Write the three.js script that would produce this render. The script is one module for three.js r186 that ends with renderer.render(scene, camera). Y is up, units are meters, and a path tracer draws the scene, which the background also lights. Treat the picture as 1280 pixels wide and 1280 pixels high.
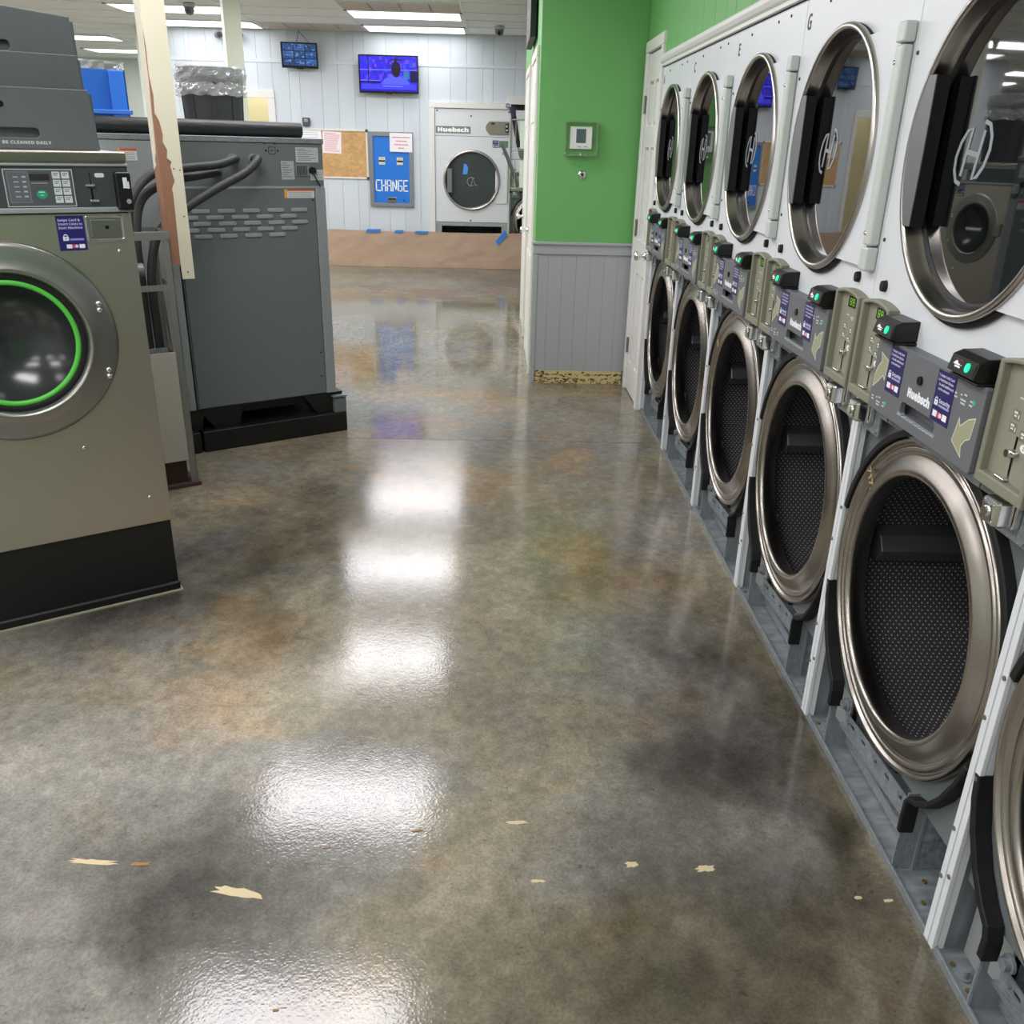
import * as THREE from 'three';
import { mergeGeometries } from 'three/addons/utils/BufferGeometryUtils.js';
import { RoundedBoxGeometry } from 'three/addons/geometries/RoundedBoxGeometry.js';
import { TextGeometry } from 'three/addons/geometries/TextGeometry.js';
import { FontLoader } from 'three/addons/loaders/FontLoader.js';
import { RectAreaLightUniformsLib } from 'three/addons/lights/RectAreaLightUniformsLib.js';

// ------------------------------------------------------------------ camera, light, exposure
const scene = new THREE.Scene();
scene.background = new THREE.Color(0x0a0a0a);
const camera = new THREE.PerspectiveCamera(2 * Math.atan(640 / 1099.9) * 180 / Math.PI, 1, 0.05, 60);
camera.position.set(0, 1.51, 0);
{
  const right = new THREE.Vector3(0.999613, 0.023205, 0.015317);
  const up = new THREE.Vector3(-0.015541, 0.923099, -0.384247);
  const back = new THREE.Vector3(-0.023055, 0.383861, 0.923103);
  camera.quaternion.setFromRotationMatrix(new THREE.Matrix4().makeBasis(right, up, back));
}
const renderer = new THREE.WebGLRenderer();
renderer.toneMapping = THREE.LinearToneMapping;
renderer.toneMappingExposure = 1.02;
renderer.shadowMap.enabled = true;
RectAreaLightUniformsLib.init();
const LAMP = 12.5;                // radiance of each ceiling fixture
const CEIL = 2.75;
const LAMP_X = [-0.98, -3.4, -5.82];
const LAMP_Z = [-11.7, -10.5, -8.6, -6.77, -4.94, -3.18, -1.35, 0.48, 2.31];

// ------------------------------------------------------------------ helpers
let seed = 7;
const rnd = () => { seed = (seed * 1664525 + 1013904223) >>> 0; return seed / 4294967296; };
const V2 = (x, y) => new THREE.Vector2(x, y), V3 = (x, y, z) => new THREE.Vector3(x, y, z);
const font = await new FontLoader().loadAsync('fonts/droid/droid_sans_bold.typeface.json');
const used = {};
const nm = (b) => { const n = used[b] = (used[b] ?? -1) + 1; return n ? b + '_' + String(n).padStart(3, '0') : b; };
function clean(g) {
  g = g.index ? g.toNonIndexed() : g;
  for (const k of Object.keys(g.attributes)) if (!['position', 'normal', 'uv'].includes(k)) g.deleteAttribute(k);
  g.morphAttributes = {}; g.clearGroups?.();
  return g;
}
const merge = (a) => { a = Array.isArray(a) ? a.flat(3) : [a]; return a.length === 1 ? a[0] : mergeGeometries(a.map(clean), false); };
function part(name, geos, mat, parent) {
  const m = new THREE.Mesh(merge(geos), mat); m.name = name; m.castShadow = m.receiveShadow = true;
  if (parent) parent.add(m);
  return m;
}
const each = (name, list, mat, parent) => list.forEach((g) => part(name, g, mat, parent));
function thing(name, label, category, pos = [0, 0, 0], ry = 0, group) {
  const g = new THREE.Group(); g.name = nm(name); g.position.set(...pos); g.rotation.y = ry;
  g.userData = { label, category }; if (group) g.userData.group = group;
  scene.add(g); return g;
}
function solo(name, label, category, geos, mat, pos = [0, 0, 0], ry = 0, group) {
  const m = part(nm(name), geos, mat, scene); m.position.set(...pos); m.rotation.y = ry;
  m.userData = { label, category }; if (group) m.userData.group = group;
  return m;
}
function struct(name, geos, mat) {
  const m = geos ? part(name, geos, mat, scene) : new THREE.Group();
  if (!geos) { m.name = name; scene.add(m); }
  m.userData = { kind: 'structure' };
  return m;
}
function B(w, h, d, x = 0, y = 0, z = 0, r = 0) {
  const g = r ? new RoundedBoxGeometry(w, h, d, 2, Math.min(r, w / 2.01, h / 2.01, d / 2.01)) : new THREE.BoxGeometry(w, h, d);
  return g.translate(x, y, z);
}
const BB = (x0, x1, y0, y1, z0, z1, r = 0) => B(x1 - x0, y1 - y0, z1 - z0, (x0 + x1) / 2, (y0 + y1) / 2, (z0 + z1) / 2, r);
function cyl(r0, r1, h, x, y, z, axis = 'y', seg = 20) {
  const g = new THREE.CylinderGeometry(r1, r0, h, seg);
  if (axis === 'z') g.rotateX(Math.PI / 2); if (axis === 'x') g.rotateZ(-Math.PI / 2);
  return g.translate(x, y, z);
}
const lathe = (pr, seg = 96) => new THREE.LatheGeometry(pr.map(([r, z]) => V2(r, z)), seg).rotateX(Math.PI / 2);
const latheY = (pr, seg = 48) => new THREE.LatheGeometry(pr.map(([r, z]) => V2(r, z)), seg);
const poly = (pts) => new THREE.Shape(pts.map(([x, y]) => V2(x, y)));
function rrect(x0, x1, y0, y1, r, P = THREE.Shape) {
  r = Math.min(Math.max(r, 0.0065), (x1 - x0) / 2.02, (y1 - y0) / 2.02);
  const s = new P();
  s.moveTo(x0 + r, y0); s.lineTo(x1 - r, y0); s.quadraticCurveTo(x1, y0, x1, y0 + r); s.lineTo(x1, y1 - r); s.quadraticCurveTo(x1, y1, x1 - r, y1);
  s.lineTo(x0 + r, y1); s.quadraticCurveTo(x0, y1, x0, y1 - r); s.lineTo(x0, y0 + r); s.quadraticCurveTo(x0, y0, x0 + r, y0);
  return s;
}
function circ(cx, cy, r) { const p = new THREE.Path(); p.absarc(cx, cy, r, 0, Math.PI * 2, true); return p; }
function ext(shape, depth, z0 = 0, bevel = 0, seg = 12) {
  return new THREE.ExtrudeGeometry(shape, { depth: depth - 2 * bevel, bevelEnabled: bevel > 0, bevelThickness: bevel, bevelSize: bevel, bevelOffset: -bevel, bevelSegments: 2, curveSegments: seg }).translate(0, 0, z0 + bevel);
}
const tube = (pts, r, seg = 40, rad = 10) => new THREE.TubeGeometry(new THREE.CatmullRomCurve3(pts.map((p) => V3(...p))), seg, r, rad);
function stroke(pts, w) {          // a flat band along a 2D polyline
  const L = [], R = [];
  pts.forEach((p, i) => {
    const a = pts[Math.max(0, i - 1)], b = pts[Math.min(pts.length - 1, i + 1)];
    let dx = b[0] - a[0], dy = b[1] - a[1]; const l = Math.hypot(dx, dy) || 1; dx /= l; dy /= l;
    L.push([p[0] - dy * w / 2, p[1] + dx * w / 2]); R.push([p[0] + dy * w / 2, p[1] - dx * w / 2]);
  });
  return poly([...L, ...R.reverse()]);
}
const arcPts = (cx, cy, r, a0, a1, n = 24) => Array.from({ length: n + 1 }, (_, i) => { const a = (a0 + (a1 - a0) * i / n) * Math.PI / 180; return [cx + r * Math.cos(a), cy + r * Math.sin(a)]; });
function text(str, size, depth, x, y, z, center = true) {
  const g = new TextGeometry(str, { font, size, depth, curveSegments: 4 });
  g.computeBoundingBox(); const b = g.boundingBox;
  return g.translate(x - (center ? (b.max.x + b.min.x) / 2 : b.min.x), y - (b.max.y + b.min.y) / 2, z);
}
function canvas(w, h, draw, srgb = true) {
  const c = document.createElement('canvas'); c.width = w; c.height = h;
  const k = c.getContext('2d'); draw(k, w, h);
  const t = new THREE.CanvasTexture(c); if (srgb) t.colorSpace = THREE.SRGBColorSpace; t.anisotropy = 8; t.magFilter = THREE.LinearFilter;
  return t;
}
function uvXY(g, x0, x1, y0, y1) {   // uv from local x, y
  const p = g.attributes.position, u = g.attributes.uv;
  for (let i = 0; i < p.count; i++) u.setXY(i, (p.getX(i) - x0) / (x1 - x0), (p.getY(i) - y0) / (y1 - y0));
  return g;
}
function uvM(g, ax = 'x', ay = 'y', s = 1) {   // uv in metres
  const p = g.attributes.position, u = g.attributes.uv, G = { x: 'getX', y: 'getY', z: 'getZ' };
  for (let i = 0; i < p.count; i++) u.setXY(i, p[G[ax]](i) / s, p[G[ay]](i) / s);
  return g;
}
// seeded value noise
const PERM = new Float32Array(65536); for (let i = 0; i < 65536; i++) PERM[i] = rnd();
const hash = (x, y, o) => PERM[((x * 73 + y * 1237 + o * 7919 + ((x * y * 13) & 1023)) & 65535)];
function vnoise(x, y, o = 0) {
  const xi = Math.floor(x), yi = Math.floor(y), fx = x - xi, fy = y - yi, u = fx * fx * (3 - 2 * fx), v = fy * fy * (3 - 2 * fy);
  const a = hash(xi, yi, o), b = hash(xi + 1, yi, o), c = hash(xi, yi + 1, o), d = hash(xi + 1, yi + 1, o);
  return a + (b - a) * u + (c - a) * v + (a - b - c + d) * u * v;
}
function fbm(x, y, oct, o = 0) { let s = 0, a = 0.5, t = 0; for (let i = 0; i < oct; i++) { s += a * vnoise(x, y, o + i); t += a; a *= 0.55; x *= 2.03; y *= 2.03; } return s / t; }
function dataTex(w, h, fn, srgb = true, n = 4) {
  const d = new Uint8Array(w * h * n), q = [0, 0, 0];
  for (let j = 0; j < h; j++) for (let i = 0; i < w; i++) {
    const k = (j * w + i) * 4; fn(i, j, q); d[k] = q[0]; d[k + 1] = q[1]; d[k + 2] = q[2]; d[k + 3] = 255;
  }
  const t = new THREE.DataTexture(d, w, h); if (srgb) t.colorSpace = THREE.SRGBColorSpace;
  t.magFilter = THREE.LinearFilter; t.minFilter = THREE.LinearMipmapLinearFilter; t.wrapS = t.wrapT = THREE.RepeatWrapping; t.needsUpdate = true;
  return t;
}
const M = (color, roughness = 0.5, metalness = 0, o = {}) => new THREE.MeshPhysicalMaterial({ color, roughness, metalness, side: THREE.DoubleSide, ...o });
const print = (tex, roughness = 0.5, o = {}) => M(0xffffff, roughness, 0, { map: tex, ...o });

// ------------------------------------------------------------------ materials
const noiseTile = (freq, o) => dataTex(256, 256, (i, j, q) => {
  // tileable by blending
  const x = i / 256, y = j / 256, f = (a, b) => fbm(a * freq, b * freq, 4, o);
  const v = (f(x, y) * (1 - x) + f(x - 1, y) * x) * (1 - y) + (f(x, y - 1) * (1 - x) + f(x - 1, y - 1) * x) * y;
  q[0] = q[1] = q[2] = Math.max(0, Math.min(255, 255 * (0.5 + (v - 0.5) * 2)));
}, false);
const fineBump = noiseTile(24, 40), softBump = noiseTile(8, 60);
const galvTex = dataTex(256, 256, (i, j, q) => { const v = vnoise(i / 9, j / 9, 3) * 0.5 + vnoise(i / 3, j / 22, 9) * 0.5; const s = 130 + (v - 0.5) * 56; q[0] = s; q[1] = s + 7; q[2] = s + 11; });
const brushTex = dataTex(256, 256, (i, j, q) => { const v = vnoise(i / 60, j * 1.7, 5) * 0.6 + vnoise(i / 18, j / 1.3, 15) * 0.4; q[0] = q[1] = q[2] = 90 + v * 80; }, false);
const mWhite = M(0xd6dadd, 0.36), mWhiteTrim = M(0xdcdcd8, 0.45), mDoor = M(0xe2e2de, 0.42);
const mSteel = M(0x9d968f, 0.3, 1, { roughnessMap: brushTex, roughness: 0.62 });
const mRing = M(0xb9b4af, 0.28, 1), mRingDark = M(0xa09a93, 0.27, 1), mChrome = M(0xe2e2e2, 0.15, 1);
const mWasher = M(0xbfb7b0, 0.38, 1, { bumpMap: brushTex, bumpScale: 0.00003 }), mWasherRing = M(0x9c9a98, 0.36, 1);
const mGalv = M(0xffffff, 0.46, 0.3, { map: galvTex });
const mSheet = M(0x9aa09e, 0.5, 0.2);
const mEnamel = M(0x6a7173, 0.42, 0.1), mEnamelLt = M(0x9ba3a6, 0.42, 0.3), mPanelGrey = M(0x64676b, 0.5), mLint = M(0x575d5f, 0.45, 0.1);
const mKhaki = M(0x80806f, 0.55), mKhakiDk = M(0x74745f, 0.6);
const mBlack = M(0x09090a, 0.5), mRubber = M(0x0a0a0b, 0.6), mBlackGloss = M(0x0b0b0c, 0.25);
const mGlass = M(0x0a0c0d, 0.025, 0, { ior: 2.3, specularIntensity: 1 });
const mHandle = M(0x77787a, 0.42, 0.5), mHinge = M(0xc3cac4, 0.4, 0.1);
const mPlast = M(0x050505, 0.4), mLED = M(0x10d890, 0.4, 0, { emissive: 0x12e89a, emissiveIntensity: 1.2 });
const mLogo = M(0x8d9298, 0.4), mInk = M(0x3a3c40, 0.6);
const mGreen = M(0x6aad62, 0.55, 0, { bumpMap: fineBump, bumpScale: 0.0004 }), mGreyWall = M(0xa6a9ac, 0.5, 0, { bumpMap: softBump, bumpScale: 0.0006 });
const mBlueWall = [0xcbd3da, 0xced6dc, 0xc9d1d9].map((c) => M(c, 0.5, 0, { bumpMap: softBump, bumpScale: 0.0005 }));
const mCeil = M(0xf3f3f1, 0.8, 0, { bumpMap: fineBump, bumpScale: 0.0006 }), mTbar = M(0xf0f0ee, 0.5);
const mPale = M(0xd3dbd2, 0.6), mCream = M(0xe6dcae, 0.6);
const perfGlintTex = dataTex(128, 112, (i, j, q) => {
  const cx = [[32, 28], [96, 84]]; let d = 99;
  for (const [a, b] of cx) for (const ox of [-128, 0, 128]) for (const oy of [-112, 0, 112]) d = Math.min(d, Math.hypot(i - a - ox, j - b - oy));
  const v = d < 16 ? 215 : d < 24 ? 34 : 78; q[0] = v; q[1] = v; q[2] = v * 1.03;  // light dots paint glints on the perforated metal, dark rims the holes
});
const perfRep = perfGlintTex.clone(); perfRep.repeat.set(122, 39);
const perfDisc = perfGlintTex.clone(); perfDisc.repeat.set(1, 1);
const mDrum = M(0xd0d0d2, 0.42, 0.2, { map: perfRep }), mDrumBack = M(0xd0d0d2, 0.42, 0.2, { map: perfDisc });
const mLift = M(0x4a4c4e, 0.35, 0.2);
const mTape = M(0x2f7fd8, 0.6), mPaperBrown = M(0xb59b86, 0.7, 0, { bumpMap: softBump, bumpScale: 0.001 });
const mWood = M(0x936c55, 0.75, 0, { bumpMap: fineBump, bumpScale: 0.0008 }), mPostPaint = M(0xd9d3bd, 0.5, 0, { bumpMap: softBump, bumpScale: 0.0006 });
const mHose = M(0x2b2c2d, 0.62), mRust = M(0x4a3330, 0.8), mBinBlack = M(0x24262a, 0.5), mBlueBin = M(0x1f66c4, 0.4);
const mWrap = M(0xf6f8f8, 0.14, 0, { transmission: 0.8, ior: 1.5, thickness: 0 });
const mClear = M(0xffffff, 0.02, 0, { transmission: 1, ior: 1.3, thickness: 0 });
const mLens = M(0xffffff, 0.6, 0, { emissive: 0xffffff, emissiveIntensity: 3.2 });
const mLensOff = M(0xc9b9a2, 0.6);
// ------------------------------------------------------------------ floor
const sm = (a, b, v) => { const t = Math.max(0, Math.min(1, (v - a) / (b - a))); return t * t * (3 - 2 * t); };
const STAINS_SHEEN = [ // x, z, radius, dark(+)/pale(-), warm: rust stains, dark and bare patches; pale greys at near left paint ceiling reflection
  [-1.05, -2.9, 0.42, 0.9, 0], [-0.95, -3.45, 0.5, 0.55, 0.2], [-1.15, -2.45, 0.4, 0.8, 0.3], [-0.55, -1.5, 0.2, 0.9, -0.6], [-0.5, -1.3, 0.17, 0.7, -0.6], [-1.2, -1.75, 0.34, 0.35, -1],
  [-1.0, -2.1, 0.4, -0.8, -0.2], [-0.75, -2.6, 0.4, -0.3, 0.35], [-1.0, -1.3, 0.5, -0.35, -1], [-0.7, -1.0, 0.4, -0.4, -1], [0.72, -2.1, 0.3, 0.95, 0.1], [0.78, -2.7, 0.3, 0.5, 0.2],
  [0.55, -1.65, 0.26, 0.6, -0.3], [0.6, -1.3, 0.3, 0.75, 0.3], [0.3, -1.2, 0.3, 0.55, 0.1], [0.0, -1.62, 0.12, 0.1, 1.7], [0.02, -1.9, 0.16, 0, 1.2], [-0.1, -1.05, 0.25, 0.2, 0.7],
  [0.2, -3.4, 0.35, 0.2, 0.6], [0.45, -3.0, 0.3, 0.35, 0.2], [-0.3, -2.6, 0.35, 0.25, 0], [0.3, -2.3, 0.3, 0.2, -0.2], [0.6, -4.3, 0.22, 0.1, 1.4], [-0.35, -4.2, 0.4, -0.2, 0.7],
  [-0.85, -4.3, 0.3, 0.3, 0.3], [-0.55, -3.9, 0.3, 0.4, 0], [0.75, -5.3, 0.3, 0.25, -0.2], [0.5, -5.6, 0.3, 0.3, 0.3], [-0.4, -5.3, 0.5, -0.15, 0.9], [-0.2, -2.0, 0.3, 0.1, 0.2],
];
function concrete(x, z, q) {
  const wx = x + 0.22 * (fbm(x * 2.2, z * 2.2, 3, 11) - 0.5), wz = z + 0.22 * (fbm(x * 2.2, z * 2.2, 3, 21) - 0.5);
  const n1 = fbm(wx * 1.3 + 5, wz * 1.3, 5, 0), n2 = fbm(wx * 4.6, wz * 3.6 + 9, 4, 31), n3 = fbm(x * 34, z * 34, 3, 51), n4 = fbm(wx * 1.7 + 3, wz * 1.7 + 8, 4, 71), n5 = fbm(wx * 2.6 + 30, wz * 3.4, 4, 91);
  const n6 = fbm(wx * 9 + wz * 2.5, wz * 4 - wx * 1.5, 3, 111);
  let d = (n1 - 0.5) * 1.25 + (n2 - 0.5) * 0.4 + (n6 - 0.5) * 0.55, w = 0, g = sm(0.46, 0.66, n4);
  for (const [sx, sz, r, k, warm] of STAINS_SHEEN) {
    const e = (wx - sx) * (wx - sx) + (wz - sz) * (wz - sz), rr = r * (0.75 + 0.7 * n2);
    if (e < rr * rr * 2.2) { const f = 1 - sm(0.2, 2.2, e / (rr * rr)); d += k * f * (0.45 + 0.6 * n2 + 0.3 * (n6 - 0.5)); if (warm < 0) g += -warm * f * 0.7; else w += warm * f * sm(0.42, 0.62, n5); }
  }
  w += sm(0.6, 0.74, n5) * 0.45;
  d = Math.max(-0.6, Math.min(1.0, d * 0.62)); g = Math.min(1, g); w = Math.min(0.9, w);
  const gr = 0.86 + 0.28 * n3;
  let r = 124 - 62 * d, gg = 117 - 60 * d, b = 101 - 56 * d;
  const l = (r + gg + b) / 3; g *= 0.75; r += (l * 1.02 - r) * g; gg += (l * 1.01 - gg) * g; b += (l * 0.98 - b) * g;
  r += w * 16; gg += w * 3; b -= w * 8;
  const sp = vnoise(x * 260, z * 260, 5); const k2 = gr * (0.9 + 0.2 * sp) * (vnoise(x * 120, z * 120, 77) > 0.955 ? 0.8 : 1);
  q[0] = Math.max(8, Math.min(255, r * k2)); q[1] = Math.max(8, Math.min(255, gg * k2)); q[2] = Math.max(8, Math.min(255, b * k2));
}
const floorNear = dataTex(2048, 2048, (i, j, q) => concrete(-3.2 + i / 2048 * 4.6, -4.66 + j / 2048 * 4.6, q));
const floorFar = dataTex(1024, 1024, (i, j, q) => concrete(-8.2 + i / 1024 * 10, -13.2 + j / 1024 * 10, q));
const peel = dataTex(512, 512, (i, j, q) => { const v = 0.55 * vnoise(i / 5, j / 5, 2) + 0.3 * vnoise(i / 14, j / 14, 12) + 0.15 * vnoise(i / 2, j / 2, 22); q[0] = q[1] = q[2] = 255 * v; }, false);
const peelN = peel.clone(); peelN.repeat.set(4.6 / 0.42, 4.6 / 0.42); const peelF = peel.clone(); peelF.repeat.set(10 / 0.7, 10 / 0.7);
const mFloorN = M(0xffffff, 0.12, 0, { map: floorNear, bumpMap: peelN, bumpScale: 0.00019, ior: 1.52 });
const dust = dataTex(512, 512, (i, j, q) => { const x = -8.2 + i / 512 * 10, z = -13.2 + j / 512 * 10, n = fbm(x * 1.6, z * 3.2, 4, 131), k = sm(0.1, -0.1, z + 9.9 - (n - 0.5) * 2.4); q[0] = q[2] = 0; q[1] = 255 * Math.min(1, 0.08 + 0.34 * k + 0.05 * (n - 0.4)); }, false);
const mFloorF = M(0xffffff, 1, 0, { roughnessMap: dust, map: floorFar, bumpMap: peelF, bumpScale: 0.00005, ior: 1.52 });
function slab(x0, x1, z0, z1, ox, oz, s) {
  const g = BB(x0, x1, -0.1, 0, z0, z1), p = g.attributes.position, u = g.attributes.uv;
  for (let i = 0; i < p.count; i++) u.setXY(i, (p.getX(i) - ox) / s, (p.getZ(i) - oz) / s);
  return g;
}
const floor = struct('floor');
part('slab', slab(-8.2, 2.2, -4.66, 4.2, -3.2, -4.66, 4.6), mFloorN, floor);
part('slab', slab(-8.2, 2.2, -17.2, -4.665, -8.2, -13.2, 10), mFloorF, floor);
part('joint_filler', BB(-8.2, 2.2, -0.1, -0.002, -4.665, -4.66), M(0x8a8272, 0.7), floor);
const mChip = M(0xc4b290, 0.8), mChipB = M(0x8a6a45, 0.8);
for (const [x, z, l, w, a, b] of [[-0.885, -1.54, 0.125, 0.016, 0.1, 0], [-0.775, -1.535, 0.05, 0.012, 0, 1], [-0.54, -1.455, 0.13, 0.03, 0.3, 0], [-0.165, -1.645, 0.03, 0.008, -0.2, 1], [0.075, -1.675, 0.06, 0.014, 0, 0], [0.115, -1.492, 0.038, 0.01, 0, 0], [0.333, -1.543, 0.034, 0.02, 0, 0], [0.5, -1.532, 0.055, 0.022, 0, 0], [0.819, -1.45, 0.02, 0.01, 0, 0], [0.884, -1.442, 0.025, 0.01, 0, 0], [-0.391, -1.174, 0.012, 0.006, 0, 1], [-0.37, -1.588, 0.02, 0.006, 0, 1]]) {
  const pts = []; for (let i = 0; i < 22; i++) { const t = i / 22 * Math.PI * 2, r = 0.62 + 0.42 * rnd() + (i % 11 === 3 ? 0.35 : 0); pts.push([Math.cos(t) * l / 2 * r, Math.sin(t) * w / 2 * r]); }
  const m = part('chip', ext(poly(pts), 0.0012).rotateX(-Math.PI / 2), b ? mChipB : mChip, floor); m.position.set(x, 0, z); m.rotation.y = -a;
}

// ------------------------------------------------------------------ ceiling, lamps
const WZ = -12.1;                                              // far wall
const ceiling = struct('ceiling');
part('deck', BB(-8.2, 2.2, CEIL + 0.03, CEIL + 0.13, -17.2, 4.2), M(0xd8d8d5, 0.8), ceiling);
const isLamp = (cx, cz) => (Math.abs(cx + 5.82) < 0.3 && [-13.7, -15.6].some((z) => Math.abs(z - cz) < 0.32)) || (Math.abs(cx + 3.3) < 0.3 && Math.abs(cz - WZ + 0.7) < 0.3) || LAMP_X.some((x) => Math.abs(x - cx) < 0.3) && LAMP_Z.some((z) => Math.abs(z - cz) < 0.2);
const TX = 1.21, TZ = 0.605, tileG = B(TX - 0.012, 0.02, TZ - 0.012, 0, 0, 0, 0.003);
const restTiles = [], bars = [];
const zRows = []; { // rows of tiles laid between the lamps so that each lamp fills one cell
  const edges = []; for (const z of LAMP_Z) edges.push([z - 0.3025, z + 0.3025, true]);
  let prev = -17.2; for (const [a, b] of edges) { const n = Math.round((a - prev) / 0.605); for (let i = 0; i < n; i++) zRows.push([prev + (a - prev) * i / n, prev + (a - prev) * (i + 1) / n]); zRows.push([a, b]); prev = b; }
  const n = 3; for (let i = 0; i < n; i++) zRows.push([prev + (4.2 - prev) * i / n, prev + (4.2 - prev) * (i + 1) / n]);
}
const offCells = [[-0.98, -9.955], [-2.19, -11.7]];
for (let cx = -0.98 + 2 * TX; cx > -8.2; cx -= TX) for (const [z0, z1] of zRows) {
  const cz = (z0 + z1) / 2, g = B(TX - 0.01, 0.02, z1 - z0 - 0.01, cx, CEIL + 0.012, cz);
  if (isLamp(cx, cz)) continue;
  if (offCells.some(([x, z]) => Math.abs(x - cx) < 0.2 && Math.abs(z - cz) < 0.29)) continue;
  if (cz < -7.5 && cz > -14 && cx < 0.5 && cx > -6.5) part('ceiling_tile', g, mCeil, ceiling); else restTiles.push(g);
}
part('ceiling_tile_field', restTiles, mCeil, ceiling).userData.kind = 'stuff';
for (let x = -0.98 + 2.5 * TX; x > -8.2; x -= TX) bars.push(B(0.024, 0.012, 21.4, x, CEIL + 0.002, -6.5));
for (const [z0] of zRows) bars.push(B(10.4, 0.012, 0.022, -3, CEIL + 0.001, z0));
part('ceiling_grid', bars, mTbar, ceiling);
const bayName = ['second', 'third', 'fourth', 'fifth', 'sixth', 'seventh', 'eighth', 'ninth', 'tenth'];
LAMP_X.forEach((x, r) => LAMP_Z.forEach((z, i) => lampAt(x, z, r, i)));
function lampAt(x, z, r, i) {
  const rowName = ['over the main aisle', 'over the washer islands', 'over the far left side', 'in the deep bay at far left', 'added unseen to light the cream side room'][r];
  const t = thing('ceiling_light', `white troffer light ${rowName}, ${i === 0 ? 'nearest the far wall' : bayName[i - 1] + ' out from the far wall'}`, 'ceiling light', [x, CEIL, z], 0, 'ceiling lights');
  part('frame', [BB(-0.6, 0.6, -0.012, 0.01, -0.3, -0.275), BB(-0.6, 0.6, -0.012, 0.01, 0.275, 0.3), BB(-0.6, -0.57, -0.012, 0.01, -0.3, 0.3), BB(0.57, 0.6, -0.012, 0.01, -0.3, 0.3), BB(-0.6, 0.6, 0.01, 0.02, -0.3, 0.3)], mTbar, t);
  part('lens', BB(-0.57, 0.57, -0.006, 0.004, -0.275, 0.275), mLens, t);
  const l = new THREE.RectAreaLight(0xfdfaff, LAMP * (r === 4 ? 0.5 : z < -11 && z > -12 ? 0.15 : 1), 1.14, 0.55); l.position.set(0, -0.014, 0); l.rotation.x = -Math.PI / 2; l.castShadow = true; t.add(l);
}
lampAt(-5.82, -13.7, 3, 0); lampAt(-5.82, -15.6, 3, 1); lampAt(-3.3, WZ - 0.7, 4, 0);  // last one is an added, unseen lamp that brightens the side room
offCells.forEach(([x, z], i) => {
  const t = thing('unlit_ceiling_panel', i ? 'beige ceiling grille of four squares above the wall monitor' : 'beige ceiling grille next to the lit troffer over the aisle', 'ceiling panel', [x, CEIL, z], 0, 'beige ceiling grilles');
  for (let k = 0; k < 4; k++) part('pane', B(0.285, 0.012, 0.57, -0.45 + k * 0.3, 0.004, 0), mLensOff, t);
  part('frame', [BB(-0.6, 0.6, 0.011, 0.02, -0.3, 0.3), BB(-0.605, 0.605, -0.004, 0.01, -0.3025, -0.287), BB(-0.605, 0.605, -0.004, 0.01, 0.287, 0.3025)], mTbar, t);
});

// ------------------------------------------------------------------ room shell
const shell = M(0xd8dcda, 0.7);
struct('wall_front', BB(-8.2, 2.2, 0, CEIL + 0.03, 4.1, 4.2), mPale);
struct('wall_left', BB(-8.2, -8.1, 0, CEIL + 0.03, -17.2, 4.1), mPale);
struct('wall_outer_right', BB(2.1, 2.2, 0, CEIL + 0.03, -17.2, 4.1), shell);
struct('wall_outer_back', BB(-8.1, 2.1, 0, CEIL + 0.03, -17.2, -17.1), mPale);
// far wall of grooved boards, with a doorway at its left
const wallBack = struct('wall_back');
part('backing', [BB(-4.35, -3.7, 0, CEIL + 0.03, WZ - 0.1, WZ - 0.012), BB(-3.7, -2.84, 2.0, CEIL + 0.03, WZ - 0.1, WZ - 0.012), BB(-2.84, -0.86, 0, CEIL + 0.03, WZ - 0.1, WZ - 0.012), BB(-0.86, 1.9, 2.0, CEIL + 0.03, WZ - 0.1, WZ - 0.012)], M(0xa9b4c0, 0.6), wallBack);
{
  let x = -4.35, k = 0;
  while (x < 1.7) {
    const w = [0.2, 0.2, 0.13, 0.27][k % 4]; let x1 = Math.min(x + w, 1.75); for (const c of [-0.862, -2.78, -3.76]) if (x < c - 0.02 && x1 > c) x1 = c; const mt = mBlueWall[k % 3];
    const lowTop = 2.395;
    const lo = (x1 <= -3.7 || (x >= -2.84 && x1 <= -0.86)) ? 0 : (x1 > -0.86 ? 1.996 : 2.06);
    part('plank', BB(x + 0.0008, x1 - 0.0008, lo, lowTop, WZ - 0.012, WZ, 0.003), mt, wallBack);
    part('plank', BB(x + 0.0008, x1 - 0.0008, lowTop + 0.004, CEIL, WZ - 0.014, WZ - 0.003, 0.003), mBlueWall[(k + 1) % 3], wallBack);
    x = x1; k++;
  }
  part('seam_strip', BB(-4.35, 1.75, 2.385, 2.425, WZ - 0.002, WZ + 0.006, 0.002), mBlueWall[1], wallBack);
}
struct('trim_1', [BB(-2.86, -2.77, 0, 1.989, WZ - 0.004, WZ + 0.02, 0.004), BB(-3.77, -3.68, 0, 1.989, WZ - 0.004, WZ + 0.02, 0.004), BB(-3.77, -2.77, 1.99, 2.08, WZ - 0.004, WZ + 0.021, 0.004)], mWhiteTrim);
struct('wall_side_room', [BB(-4.35, -2.0, 0, CEIL, WZ - 1.4, WZ - 1.3), BB(-2.1, -2.0, 0, CEIL, WZ - 1.3, WZ - 0.1), BB(-4.34, -4.3, 0, CEIL, WZ - 1.3, WZ - 0.1)], mCream);
struct('wall_bay', BB(-4.4, -4.35, 0, CEIL, WZ - 5, WZ), mPale);
struct('wall_dryer_back', BB(-0.95, 2.0, 0, CEIL, WZ - 1.3, WZ - 1.2), shell);
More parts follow.
